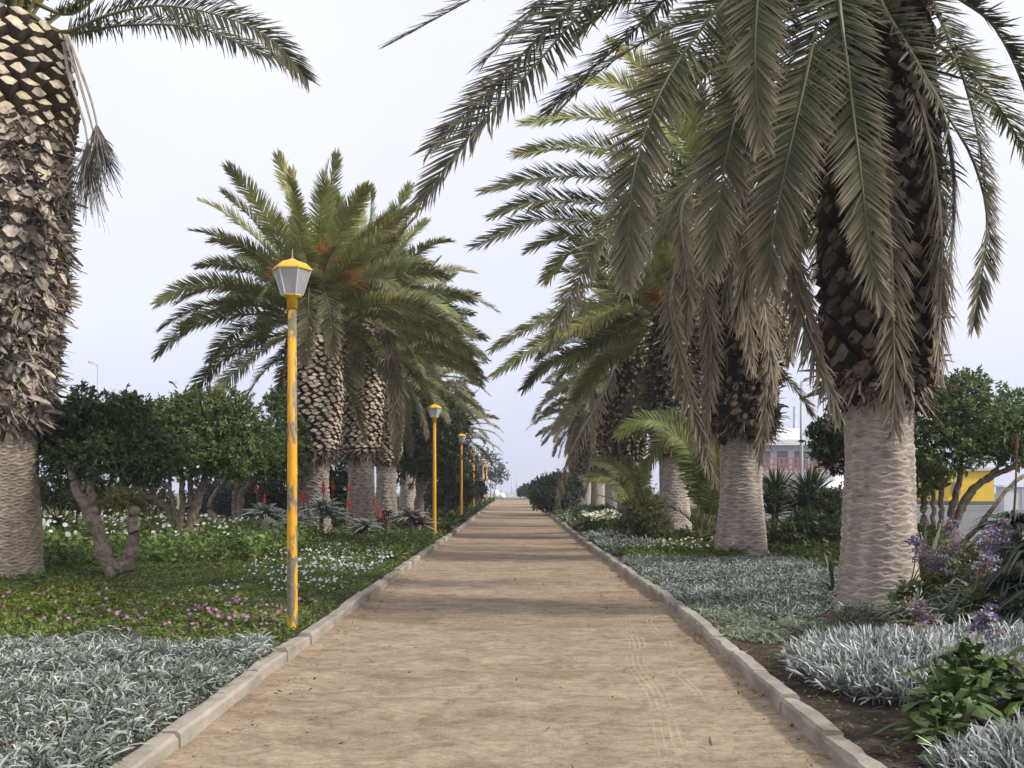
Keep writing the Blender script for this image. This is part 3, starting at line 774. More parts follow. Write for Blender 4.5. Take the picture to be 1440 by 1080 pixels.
palm('fourth palm on the left, pale ringed trunk with a dead frond hanging at its neck', 543, 41, SET_L, 0, [5, 7, 8, 8, 8, 7, 5, 6], np.random.default_rng(34), BARK_R, GL, 7.2, 2.4, .42, kind='cut', far=True)
palm('fifth palm on the left, ringed trunk under a dark bushy tree', 574, 50, SET_F, 0, [4, 6, 7, 8, 8, 6, 5, 4], np.random.default_rng(35), BARK_R, GL, 7.2, 2.4, .42, kind='cut', far=True)
palm('sixth palm on the left, ringed trunk right beside the second lamp post', 598, 58, SET_F, 0, [4, 6, 7, 8, 8, 6, 5, 4], np.random.default_rng(36), BARK_R, GL, 7.2, 2.4, .42, kind='cut', far=True)
palm('farthest palm on the left, grey crown rising behind the third lamp', 640, 78, SET_F, 0, [4, 6, 7, 8, 8, 6, 4, 4], np.random.default_rng(37), BARK_R, GL, 6.2, 2.4, .42, kind='cut', far=True)

# ------------------------------------------------------------------ young palms, yuccas
def young_palm(label, x, Y, paths, n, L, rng, col=np.array([.165, .20, .055]), cat='young palm'):
    root = empty('young_palm', (x, Y, g(x, Y)), label, cat)
    for h in paths:
        hero(root, h, (x, Y, 0), rng=rng, Ll=.52, n=150, wl=.036, V=8, face=(0, -1.0, .2), droop=.15, bf=.18, col=np.asarray(col) * rng.uniform(.7, 1.05), dry=.06, rr=.028)
    mb = MB()
    for k in range(10):
        a = rng.uniform(0, 2 * PI)
        tube(mb, [[0, 0, 0], [.12 * math.cos(a), .12 * math.sin(a), .35], [.3 * math.cos(a), .3 * math.sin(a), .75]], [.05, .035, .02], 5, (.20, .17, .07))
    mb.build('stem', M['succulent'], root)
    for k in range(n):
        a = rng.uniform(0, 2 * PI); e = rng.uniform(25, 75)
        mb = MB(); q = arc(e, rng.uniform(50, 95), L * rng.uniform(.7, 1.1))
        ca, sa = math.cos(a), math.sin(a); q = np.stack([q[:, 0] * ca, q[:, 0] * sa, q[:, 2] + .1], 1)
        frond(mb, q, (0, 0, 0), .42, 46, np.asarray(col) * rng.uniform(.45, .95), .06, 0, .034, 18, .12, .2, rng, .022)
        mb.build('frond', M['frond'], root)
young_palm('larger young palm with curling yellow-green fronds left of the second right palm', (988 - CX) * 25 / FPX, 25,
           [[(984, 745, 25), (975, 660, 24.8), (945, 605, 24.6), (905, 590, 24.4), (868, 612, 24.3)], [(984, 745, 25), (985, 690, 24.6), (965, 625, 24.3), (935, 615, 24.1), (908, 660, 24)],
            [(990, 745, 25), (1000, 690, 25), (998, 630, 25), (985, 590, 25)],
            [(992, 745, 25), (1003, 700, 24.6), (1008, 660, 24.5), (1004, 612, 24.5)], [(984, 745, 25), (978, 650, 25.2), (950, 590, 25.4), (915, 582, 25.5)]], 3, 1.5, np.random.default_rng(50))
young_palm('smaller young palm with upright yellow-green fronds left of the third palm on the right', (893 - CX) * 34 / FPX, 34,
           [[(893, 730, 34), (885, 690, 34), (862, 655, 33.8), (832, 648, 33.7)], [(893, 730, 34), (885, 700, 33.8), (860, 672, 33.7), (828, 672, 33.6)], [(895, 730, 34), (900, 690, 34), (905, 650, 34)],
            [(893, 730, 34), (890, 680, 34), (880, 645, 34)]], 10, 2.0, np.random.default_rng(51), G_YEL * .8)

def spiky(name, label, x, Y, heads, rng, L=.9, W=.06, n=90, c0=(.035, .055, .025), c1=(.09, .125, .06), cat='yucca', droop=.25, mat='succulent', group=None):
    root = empty(name, (x, Y, g(x, Y)), label, cat, group)
    for (hx, hy, hz, sc) in heads:
        mb = MB()
        if hz > .25: 
            sb = MB(); tube(sb, [[hx * .4, hy * .4, -.05], [hx, hy, hz]], [.08, .06], 7, (.16, .13, .09)); sb.build('stem', M['limb'], root)
        d = nrm(rng.normal(0, 1, (n, 3)) + np.array([0, 0, .75])); d[:, 2] = np.where(d[:, 2] < -.25, -d[:, 2], d[:, 2])
        Ls = L * sc * rng.uniform(.7, 1.1, n)
        S = nrm(np.cross(d, np.array([0, 0, 1.]) + rng.normal(0, .15, (n, 3))))
        k = rng.uniform(.75, 1.25, (n, 1))
        blades(mb, np.array([hx, hy, hz]) + d * .05, d, S, Ls, W * sc, np.array([0, 0, -droop]), np.asarray(c0) * k, np.asarray(c1) * k, (0, .3, .7, 1), (.8, 1, .7, 0))
        mb.build('leaf_rosette', M[mat], root)
    return root
rng = np.random.default_rng(60)
spiky('yucca_plant', 'spiky dark green yucca left of two behind the second palm on the right', (1088 - CX) * 25.5 / FPX, 25.5, [(0, 0, .75, 1.0), (.15, .3, 1.25, .9)], rng, 1.15, .07, 150)
spiky('yucca_plant', 'spiky dark green yucca fanning out next to the grey street lamp', (1132 - CX) * 24 / FPX, 24, [(0, 0, .7, 1.0), (.2, .2, 1.2, .9)], rng, 1.15, .07, 150)
spiky('agave_plant', 'yellow-green sword-leaved clump among white daisies, left of the twisted stump', (108 - CX) * 25 / FPX, 25, [(0, 0, .2, 1), (.7, .2, .2, .9), (-.5, .3, .25, .9)], rng, .9, .06, 50, (.16, .17, .04), (.26, .25, .08), 'agave')
spiky('agave_plant', 'yellow-green sword-leaved clump among white daisies, right of the twisted stump', (218 - CX) * 27.5 / FPX, 27.5, [(0, 0, .2, 1), (.7, .2, .25, .9), (-.7, .1, .2, .9)], rng, .9, .06, 50, (.16, .17, .04), (.26, .25, .08), 'agave')
spiky('agave_plant', 'dark green spiky clump right of the nearest left trunk', (84 - CX) * 24.5 / FPX, 24.5, [(0, 0, .35, 1), (-.6, .3, .3, 1)], rng, .8, .05, 90, (.05, .07, .03), (.09, .12, .05), 'agave')
spiky('flax_plant', 'tall pale sword leaves right beside the nearest right trunk', (1296 - CX) * 13.2 / FPX, 13.2, [(0, 0, .0, 1.2), (.2, .3, .0, 1.1)], rng, .95, .06, 14, (.10, .13, .07), (.24, .26, .17), 'flax', .1)
spiky('flax_plant', 'tall pale green sword leaves under the right-hand bushy tree', (1316 - CX) * 15.0 / FPX, 15.0, [(0, 0, .0, 1.3)], rng, .95, .06, 12, (.12, .16, .06), (.22, .26, .12), 'flax', .05)
spiky('flax_plant', 'low sword leaves lying left of the nearest right trunk', (1172 - CX) * 12.9 / FPX, 12.9, [(0, 0, .12, 1.0)], rng, .75, .05, 10, (.06, .09, .04), (.16, .19, .09), 'flax', .3)

# ------------------------------------------------------------------ bushy trees
def foliage(mb, blobs, n, rng, leaf=(.06, .10), w=.4, c0=(.030, .045, .018), c1=(.075, .105, .035), tuft=9, rough=.30, up=.35):
    bl = np.asarray(blobs, float); wgt = bl[:, 3] ** 2; wgt /= wgt.sum()
    n = int(n * 2.0); nt_ = n // tuft
    k = rng.choice(len(bl), nt_, p=wgt)
    d = nrm(rng.normal(0, 1, (nt_, 3)) * np.array([1, 1, .9]) + np.array([0, 0, .15]))
    r = bl[k, 3] * (1 + rough * lumps(d[:, 0] * 4 + k * 3, d[:, 1] * 4 + d[:, 2] * 5, 1.3) + rng.normal(0, .07, nt_)) * np.where(rng.random(nt_) < .25, rng.uniform(.55, .95, nt_), np.where(rng.random(nt_) < .09, rng.uniform(1.05, 1.32, nt_), 1))
    ctr = bl[k, :3] + d * r[:, None] * np.array([1, 1, .86])
    hue = rng.uniform(0, 1, nt_)
    axis = nrm(d + np.array([0, 0, up]) + rng.normal(0, .35, (nt_, 3)))
    C = np.repeat(ctr, tuft, 0); AXI = np.repeat(axis, tuft, 0); H = np.repeat(hue, tuft)
    m = len(C)
    D = nrm(AXI * .6 + rng.normal(0, .62, (m, 3)))
    S = nrm(np.cross(D, AXI + rng.normal(0, .3, (m, 3))))
    L = rng.uniform(*leaf, m)
    kk = np.clip(H * .7 + rng.uniform(0, .5, m), 0, 1)[:, None]
    col = np.asarray(c0) * (1 - kk) + np.asarray(c1) * kk
    blades(mb, C + AXI * rng.uniform(-.06, .06, m)[:, None], D, S, L, L * w, rng.normal(0, .12, (m, 3)) - np.array([0, 0, .12]), col * .9, col * 1.1, (0, .5, 1), (.3, 1, 0))

def tree(name, label, cat, base, stems, blobs, n, rng, limbcol=(.27, .215, .165), group=None, stub=None, **kw):
    root = empty(name, base, label, cat, group)
    b = np.array(base)
    mb = MB()
    for pts, r0, r1 in stems:
        p = catmull(np.array(pts) - b, 22)
        p = p + rng.normal(0, .012, p.shape)
        tube(mb, p, np.linspace(r0, r1, 22) * (1 + .05 * np.sin(np.arange(22) * 1.7) + rng.normal(0, .11, 22)) , 9, np.asarray(limbcol) * rng.uniform(.85, 1.15))
    mb.build('trunk', M['limb'], root, True)
    mb = MB(); bl = np.array(blobs, float); bl[:, :3] -= b
    foliage(mb, bl, n, rng, **kw)
    mb.build('crown', M['leaf'], root)
    return root

def pb(px, py, Y, rpx): # blob from pixels
    return (*P(px, py, Y), rpx * Y / FPX)

rng = np.random.default_rng(70)
GB = 'small bushy trees on the left'
Yt = 16.0; bx = P(160, 806, Yt); bx[2] = g(bx[0], Yt)
tree('bushy_tree', 'bushy dark tree with a forked twisted trunk and a sawn stump arm', 'tree', bx,
     [([P(166, 812, Yt), P(150, 790, Yt), P(140, 757, Yt), P(122, 715, Yt), P(108, 690, Yt), P(108, 650, Yt + .5)], .15, .06),
      ([P(138, 750, Yt), P(128, 700, Yt), P(132, 660, Yt)], .09, .05),
      ([P(160, 806, Yt), P(178, 790, Yt), P(188, 760, Yt), P(186, 735, Yt), P(190, 714, Yt)], .13, .075),
      ([P(103, 672, Yt), P(95, 640, Yt + .5), P(90, 615, Yt + .9)], .06, .03), ([P(112, 692, Yt), P(150, 650, Yt + .5), P(190, 625, Yt + .9)], .06, .03)],
     [pb(98, 610, Yt + .9, 40), pb(136, 600, Yt + .8, 44), pb(180, 607, Yt + .7, 42), pb(106, 648, Yt + .5, 36), pb(150, 645, Yt + .1, 40), pb(196, 648, Yt + .4, 36), pb(85, 632, Yt + 1.2, 30), pb(228, 636, Yt + .8, 32),
      pb(185, 572, Yt + .3, 22), pb(120, 565, Yt + .3, 20)], 15000, rng, group=GB, leaf=(.06, .105), c0=(.028, .050, .022), c1=(.11, .155, .06))
Yt = 21.5; bx = P(262, 776, Yt); bx[2] = g(bx[0], Yt)
tree('bushy_tree', 'bushy green tree with several thin stems, middle of the three between palm and lamp', 'tree', bx,
     [([P(256, 782, Yt), P(254, 740, Yt), P(240, 718, Yt), P(215, 702, Yt), P(195, 692, Yt)], .13, .06), ([P(262, 782, Yt), P(268, 740, Yt), P(280, 700, Yt), P(295, 650, Yt)], .13, .06),
      ([P(256, 760, Yt), P(256, 720, Yt), P(256, 690, Yt), P(255, 650, Yt)], .08, .05), ([P(268, 775, Yt), P(274, 730, Yt), P(268, 690, Yt), P(270, 650, Yt)], .09, .05), ([P(250, 740, Yt), P(240, 690, Yt), P(238, 660, Yt)], .06, .04)],
     [pb(245, 605, Yt, 46), pb(295, 590, Yt + .3, 46), pb(335, 600, Yt + .2, 40), pb(270, 640, Yt - .4, 40), pb(320, 640, Yt - .3, 42), pb(225, 645, Yt, 38), pb(355, 628, Yt + .3, 36), pb(212, 605, Yt + .3, 34), pb(232, 585, Yt + .5, 26), pb(270, 575, Yt + .4, 28), pb(325, 572, Yt + .4, 26)],
     16000, rng, group=GB, leaf=(.07, .115), c0=(.038, .064, .02), c1=(.165, .22, .07))
Yt = 26.5; bx = P(335, 742, Yt); bx[2] = g(bx[0], Yt)
tree('bushy_tree', 'bushy green tree half hidden by the nearest lamp post, with two bare leaning stems', 'tree', bx,
     [([P(332, 745, Yt), P(338, 710, Yt), P(342, 690, Yt), P(368, 662, Yt)], .13, .06), ([P(332, 745, Yt), P(330, 700, Yt), P(340, 660, Yt)], .10, .06), ([P(312, 745, Yt), P(295, 715, Yt), P(305, 690, Yt), P(330, 660, Yt)], .09, .05)],
     [pb(350, 640, Yt, 38), pb(385, 632, Yt + .3, 34), pb(400, 602, Yt + .6, 26), pb(395, 650, Yt, 30), pb(318, 640, Yt + .6, 34), pb(392, 565, Yt + .8, 18), pb(410, 625, Yt + .8, 26)],
     11000, rng, group=GB, leaf=(.08, .13), c0=(.038, .064, .02), c1=(.155, .205, .07))
# dark tree over the fifth and sixth palm
Yt = 46; bx = P(590, 730, Yt); bx[2] = 0.2
tree('bushy_tree', 'large dark needle-leaved tree overhanging the second lamp on the left', 'tree', bx,
     [([P(588, 735, Yt), P(590, 690, Yt), P(600, 620, Yt)], .25, .12), ([P(590, 690, Yt), P(620, 640, Yt), P(630, 600, Yt)], .12, .06)],
     [pb(590, 610, Yt, 42), pb(620, 590, Yt, 34), pb(570, 580, Yt + 1, 36), pb(615, 640, Yt - .5, 36), pb(575, 650, Yt, 34), pb(600, 560, Yt + .5, 26), pb(632, 620, Yt, 26), pb(560, 620, Yt + 1, 34), pb(632, 655, Yt, 22)],
     13000, rng, leaf=(.14, .26), w=.28, c0=(.026, .040, .02), c1=(.075, .10, .042))
# R1
rng = np.random.default_rng(71); Yt = 19.5; bx = P(1340, 775, Yt); bx[2] = g(bx[0], Yt)
tree('bushy_tree', 'glossy green bushy tree with arching dark limbs right of the nearest right trunk', 'tree', bx,
     [([P(1330, 790, Yt), P(1345, 730, Yt), P(1365, 690, Yt), P(1400, 668, Yt), P(1440, 650, Yt)], .09, .045), ([P(1330, 785, Yt), P(1338, 720, Yt), P(1348, 680, Yt), P(1352, 640, Yt)], .09, .05),
      ([P(1305, 785, Yt), P(1300, 730, Yt), P(1300, 660, Yt)], .09, .05), ([P(1322, 785, Yt), P(1324, 720, Yt), P(1326, 640, Yt)], .06, .04), ([P(1312, 785, Yt), P(1312, 720, Yt), P(1308, 650, Yt)], .05, .035),
      ([P(1334, 790, Yt), P(1372, 745, Yt - 1.2), P(1392, 720, Yt - 2), P(1415, 690, Yt - 2), P(1440, 668, Yt - 2)], .05, .035), ([P(1345, 730, Yt), P(1375, 685, Yt), P(1420, 640, Yt)], .05, .03)],
     [pb(1300, 590, Yt, 46), pb(1345, 570, Yt, 42), pb(1385, 600, Yt - .3, 46), pb(1425, 605, Yt, 44), pb(1320, 635, Yt - .4, 44), pb(1372, 622, Yt - .3, 34), pb(1418, 622, Yt - .3, 32), pb(1360, 545, Yt + .3, 24), pb(1300, 555, Yt + .3, 26),
      pb(1420, 570, Yt + .3, 24), pb(1295, 665, Yt, 34), pb(1460, 620, Yt, 44)],
     17000, rng, leaf=(.06, .11), c0=(.042, .068, .024), c1=(.165, .23, .075), w=.45)
Yt = 18.5; bx = P(1190, 770, Yt); bx[2] = g(bx[0], Yt)
tree('bushy_tree', 'small dark round tree peeping out left of the nearest right trunk', 'tree', bx,
     [([P(1190, 770, Yt), P(1196, 700, Yt), P(1190, 640, Yt)], .07, .04), ([P(1196, 700, Yt), P(1230, 650, Yt)], .05, .03)],
     [pb(1180, 620, Yt, 34), pb(1205, 610, Yt + .3, 36), pb(1175, 640, Yt, 26), pb(1225, 630, Yt, 40), pb(1160, 610, Yt, 20)], 6500, rng, leaf=(.06, .11), c0=(.024, .036, .018), c1=(.07, .10, .035), w=.45)

# ------------------------------------------------------------------ shrubs
def shrub(label, blobs, n, rng, name='shrub', cat='shrub', group=None, leafkw=None, base=None):
    bl = np.array(blobs, float)
    x, y = bl[0][0], bl[0][1]
    b = np.array([x, y, g(x, y) if -17 < x < 10.5 and y < 128 else -.05])
    root = empty(name, b, label, cat, group)
    mb = MB(); bl[:, :3] -= b
    foliage(mb, bl, n, rng, **(leafkw or {}))
    mb.build('foliage', M['leaf'], root)
    mb = MB()
    for k in range(min(5, len(bl))):
        tube(mb, [[bl[k][0] * .3, bl[k][1] * .3, -.1], bl[k][:3]], [.05, .02], 5, (.15, .12, .09))
    mb.build('stem', M['limb'], root)
    return root
rng = np.random.default_rng(80)
dark = dict(leaf=(.07, .12), c0=(.020, .032, .015), c1=(.060, .085, .030))
olive = dict(leaf=(.05, .10), c0=(.045, .055, .020), c1=(.14, .14, .05), w=.3)
shrub('olive green fine-leaved shrub left of the third palm on the right', [pb(905, 730, 27.5, 26), pb(885, 742, 27.5, 20), pb(922, 742, 27.3, 22), pb(912, 705, 27.8, 20), pb(895, 712, 27.8, 16)], 6500, rng, leafkw=olive)
shrub('dark green shrub between the grey street lamp and the nearest right trunk', [pb(1165, 712, 23.5, 28), pb(1140, 740, 23, 26), pb(1185, 735, 23, 30), pb(1110, 755, 22.5, 22), pb(1165, 755, 22.5, 26)], 7000, rng, leafkw=dict(leaf=(.07, .12), c0=(.028, .042, .018), c1=(.085, .115, .04)))
far = dict(leaf=(.16, .30), c0=(.022, .032, .018), c1=(.055, .075, .032), tuft=6)
shrub('dark rounded hedge shrub under the dangling dead frond beside the path end', [pb(778, 690, 58, 24), pb(768, 700, 56, 16), pb(795, 688, 60, 22), pb(785, 705, 56, 14)], 4500, rng, leafkw=far)
shrub('dark shrub between the far right trunks and the path', [pb(764, 690, 80, 14), pb(757, 700, 80, 10), pb(772, 682, 84, 12)], 2200, rng, leafkw=far)
shrub('tall grey-green shrub at the far right end of the path', [pb(755, 684, 96, 9), pb(762, 690, 96, 9), pb(752, 694, 95, 8)], 1600, rng, leafkw=far)
shrub('small round grey bush at the very end of the path', [pb(740, 689, 140, 7), pb(734, 692, 140, 5), pb(745, 693, 140, 5)], 900, rng, leafkw=dict(leaf=(.3, .5), c0=(.03, .04, .03), c1=(.06, .07, .045), tuft=6))
shrub('low dark green mound by the white flowers on the right', [pb(838, 725, 44, 12), pb(850, 722, 44, 10), pb(828, 728, 43.5, 8)], 1800, rng, leafkw=dict(leaf=(.10, .18), c0=(.03, .045, .02), c1=(.07, .10, .035), tuft=6))
shrub('low olive bush behind the faded violet heads, right of the nearest right trunk', [pb(1318, 792, 13.6, 24), pb(1345, 786, 14, 24), pb(1300, 800, 13.2, 18), pb(1330, 815, 12.6, 22)], 4200, rng, leafkw=dict(leaf=(.05, .10), c0=(.05, .065, .022), c1=(.15, .16, .055), w=.32))
shrub('low green bush beside the far right dark aloe', [pb(1385, 800, 12.8, 24), pb(1412, 790, 13, 26), pb(1370, 818, 12.2, 20)], 3600, rng, leafkw=dict(leaf=(.05, .10), c0=(.035, .055, .02), c1=(.10, .13, .045), w=.32))
shrub('broad green bush at the foot of the right-hand bushy tree', [pb(1310, 765, 18, 22), pb(1285, 760, 18, 20), pb(1330, 775, 17, 18)], 3600, rng, leafkw=dict(leaf=(.06, .11), c0=(.035, .055, .02), c1=(.10, .135, .04), w=.4))
# far left trees at the path end
for lab, bl, n in (('far dark tree leaning over the path end behind the last lamps', [pb(690, 655, 118, 20), pb(672, 645, 120, 20), pb(700, 668, 116, 13), pb(680, 672, 118, 18), pb(660, 660, 120, 20)], 3600),
                   ('dark green shrub between the second and third lamps', [pb(640, 668, 56, 22), pb(632, 650, 57, 20), pb(645, 690, 56, 20), pb(625, 690, 56, 22), pb(618, 705, 55, 18)], 4200),
                   ('dark green shrub behind the third and fourth lamps', [pb(662, 680, 72, 13), pb(655, 668, 73, 14), pb(668, 694, 72, 10), pb(652, 695, 72, 14), pb(674, 688, 74, 8)], 3000)):
    r_ = shrub(lab, bl, n, rng, 'far_tree' if 'tree' in lab else 'shrub', 'tree' if 'tree' in lab else 'shrub', leafkw=far)
# background shrubs on the left, behind the small trees
for i, (lab, pxs, Y, c0, c1) in enumerate((
        ('olive hedge shrub behind the forked twisted trunk', [(150, 700), (185, 690), (120, 705), (215, 702)], 38, (.035, .048, .02), (.10, .115, .045)),
        ('yellowing shrub behind the twisted stump', [(175, 712), (160, 722)], 33, (.10, .085, .025), (.22, .18, .05)),
        ('blue-grey bush seen between the thin stems of the middle bushy tree', [(310, 700), (335, 692), (290, 706)], 37, (.055, .065, .07), (.11, .125, .135)),
        ('dark green shrub behind the red aloes', [(400, 690), (425, 700), (370, 700)], 36, (.025, .036, .02), (.06, .08, .035)),
        ('dark shrub between the second and third trunks on the left', [(478, 690), (475, 665), (480, 715)], 38, (.022, .032, .018), (.055, .075, .03)),
        ('dark background hedge behind the nearest left trunk', [(40, 695), (70, 690), (10, 690), (95, 705)], 34, (.03, .042, .02), (.075, .095, .04)))):
    shrub(lab, [pb(px, py, Y + rng.uniform(-1, 1), rng.uniform(22, 30)) for px, py in pxs], 4000, rng, leafkw=dict(leaf=(.10, .18), c0=c0, c1=c1, tuft=7))

# ------------------------------------------------------------------ yellow lamps
def lamp_proto(label, worn, loc, H, group):
    root = empty('street_lamp', loc, label, 'street lamp', group)
    zg = H - .42
    mb = MB(); lathe(mb, [(-.2, .060), (.0, .060), (.6, .055), (1.9, .052), (zg - .12, .046)], 20)
    mb.build('post', M['post_worn'] if worn else M['post'], root, True)
    mb = MB(); lathe(mb, [(zg - .14, .044), (zg - .14, .058), (zg - .02, .058), (zg - .012, .10), (zg + .005, .108), (zg + .005, .05)], 20)
    mb.build('collar', M['yellow'], root, True)
    mb = MB()
    a0 = PI / 6 * 0
    for (z0, r0, z1, r1, cp) in ((zg + .006, .112, zg + .275, .198, False),):
        lathe(mb, [(z0, r0), (z1, r1)], 6, cap=cp, rot=a0)
        lathe(mb, [(z0 + .004, r0 - .008), (z1, r1 - .008)], 6, cap=cp, rot=a0)
    gl = mb.build('lantern_glass', M['glass'], root)
    mb = MB()
    for k in range(6):
        a = a0 + k * PI / 3
        tube(mb, [[.113 * math.cos(a), .113 * math.sin(a), zg + .004], [.200 * math.cos(a), .200 * math.sin(a), zg + .276]], .007, 5, (.7, .7, .72))
    mb.build('frame', M['metal'], gl)
    mb = MB(); lathe(mb, [(zg + .07, .035), (zg + .19, .045), (zg + .22, .025)], 12, (.8, .8, .78)); mb.build('bulb', M['paint'], gl, True)
    mb = MB(); lathe(mb, [(zg + .268, .19), (zg + .268, .214), (zg + .282, .214), (zg + .345, .145), (zg + .375, .055), (zg + .395, .02)], 6, rot=a0)
    rf = mb.build('roof', M['yellow'], root)
    mb = MB(); tube(mb, [[0, 0, zg + .38], [0, 0, zg + .50]], [.012, .005], 6, (.3, .3, .3)); mb.build('finial', M['metal'], rf)
    return root
def copy_tree(o, parent=None):
    c = o.copy(); COL.objects.link(c)
    if parent is not None: c.parent = parent
    for ch in [x for x in o.children]: copy_tree(ch, c)
    return c
GLAMP = 'yellow lamp posts along the left kerb'
lx = P(411, 885, 10.6)[0]
lamp_proto('nearest yellow lamp post with flaking grey patches and a frosted six-sided lantern', True, (lx, 10.6, g(lx, 10.6)), 3.98, GLAMP)
lamps = [(611, 29.2, 'bright yellow lamp post in front of the large dark tree'), (649, 45, 'third yellow lamp post, beside the dark shrubs'), (666.5, 64, 'fourth yellow lamp post, grown over by shrub leaves'),
         (679, 84, 'fifth yellow lamp post, thin and far down the path'), (684.5, 104, 'last and smallest yellow lamp post near the path end')]
lp = None
for px, Y, lab in lamps:
    x = (px - CX) * Y / FPX
    if lp is None: lp = lamp_proto(lab, False, (x, Y, g(x, Y)), 4.0, GLAMP)
    else:
        o = copy_tree(lp); o.location = (x, Y, g(x, Y)); o['label'] = lab

# ------------------------------------------------------------------ ground cover
def inpoly(x, y, poly):
    poly = np.asarray(poly, float); r = np.zeros(len(x), bool); n = len(poly); j = n - 1
    for i in range(n):
        xi, yi = poly[i]; xj, yj = poly[j]
        c = ((yi > y) != (yj > y)) & (x < (xj - xi) * (y - yi) / (yj - yi + 1e-12) + xi)
        r ^= c; j = i
    return r
def scatter(poly, dens, rng, edge=.12):
    poly = np.asarray(poly, float); lo = poly.min(0); hi = poly.max(0)
    n = int(dens * np.prod(hi - lo)); x = rng.uniform(lo[0], hi[0], n); y = rng.uniform(lo[1], hi[1], n)
    xx = x + edge * lumps(x, y, 3.0, 2); yy = y + edge * lumps(x, y, 3.0, 6)
    k = inpoly(xx, yy, poly) & (x < path_left(y) - KW - .01) if lo[0] < 0 else inpoly(xx, yy, poly) & (x > path_right(y) + KW + .01)
    return x[k], y[k]
def bedmass(mb, poly, dens, rng, L, W, h, c0, c1, tuft=6, up=.9, spread=.75, droop=.35, bright=None, ts=(0, .45, 1), ws=(.6, 1, 0), edge=.12, hvar=.5):
    silver = np.asarray(c1)[2] > .4
    x, y = scatter(poly, dens / tuft, rng, edge)
    n = len(x); hh = h * (1 + hvar * lumps(x, y, 2.6, 3)) * rng.uniform(.5, 1.1, n)
    x = np.repeat(x, tuft); y = np.repeat(y, tuft); hz = np.repeat(hh, tuft)
    m = len(x); x = x + rng.normal(0, .03, m); y = y + rng.normal(0, .03, m)
    B = np.stack([x, y, gz(x, y) + np.maximum(hz, 0) * rng.uniform(.2, .85, m)], 1)
    D = nrm(rng.normal(0, spread, (m, 3)) * np.array([1, 1, .5]) + np.array([0, 0, up]))
    S = nrm(np.cross(D, rng.normal(0, 1, (m, 3))))
    k = np.clip(.5 + .35 * lumps(x, y, 1.1, 8) + rng.normal(0, .28, m), 0, 1)[:, None]
    kd = rng.random((m, 1)) < .03
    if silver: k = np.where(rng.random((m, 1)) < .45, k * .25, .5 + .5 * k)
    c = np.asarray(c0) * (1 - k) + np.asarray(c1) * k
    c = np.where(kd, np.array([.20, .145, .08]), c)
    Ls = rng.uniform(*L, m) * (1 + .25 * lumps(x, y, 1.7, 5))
    blades(mb, B, D, S, Ls, rng.uniform(*W, m), np.array([0, 0, -droop]) + rng.normal(0, .15, (m, 3)), c * (.42 if silver else .8), c * 1.1, ts, ws)  # silver leaf bases darkened: shade in the gaps put into the colour

def stuff(name, mb, mat, label, cat):
    o = mb.build(name, mat); return tag(o, label, cat, kind='stuff')

rng = np.random.default_rng(90)
S0, S1 = (.105, .145, .095), (.58, .625, .585)
G0, G1 = (.20, .25, .18), (.33, .38, .27)
# nearest silver bed, left
mb = MB()
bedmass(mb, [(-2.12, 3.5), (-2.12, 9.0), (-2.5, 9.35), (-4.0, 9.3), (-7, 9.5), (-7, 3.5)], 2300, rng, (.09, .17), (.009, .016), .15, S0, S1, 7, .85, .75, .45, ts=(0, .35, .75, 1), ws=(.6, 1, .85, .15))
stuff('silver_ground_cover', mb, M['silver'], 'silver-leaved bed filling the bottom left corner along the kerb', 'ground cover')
# silver bed, right, low carpet
mb = MB()
bedmass(mb, [(2.15, 13.2), (2.15, 20.5), (3.2, 21), (5.6, 19), (6, 15.5), (4.2, 13.2), (4.0, 11.5), (3.3, 11.2), (2.7, 12)], 1000, rng, (.07, .13), (.014, .022), .10, S0, S1, 7, .7, .9, .3)
stuff('silver_ground_cover', mb, M['silver'], 'low silver carpet between the right kerb and the two nearest right palms', 'ground cover')
mb = MB()
bedmass(mb, [(2.12, 9.7), (2.15, 15), (2.6, 14.6), (3.0, 12.3), (3.4, 11.0), (2.9, 10.2), (2.5, 9.6)], 800, rng, (.06, .11), (.014, .024), .07, G0, G1, 7, .6, .9, .3)
stuff('green_ground_cover', mb, M['cover'], 'grey-green creeping mat at the right kerb before the silver carpet', 'ground cover')
mb = MB()
bedmass(mb, [(2.75, 9.6), (2.9, 10.4), (4.0, 11.4), (5.2, 11.5), (5.4, 10.4), (4.2, 9.7), (3.4, 9.3)], 900, rng, (.08, .15), (.014, .024), .12, (.075, .095, .06), (.20, .23, .18), 7, .8, .8, .3)  # silver-green leaf colours darkened to paint the shadow on this mat
stuff('silver_ground_cover', mb, M['silver'], 'low silver-green mat with shadow in its colour at the foot of the nearest right trunk', 'ground cover')
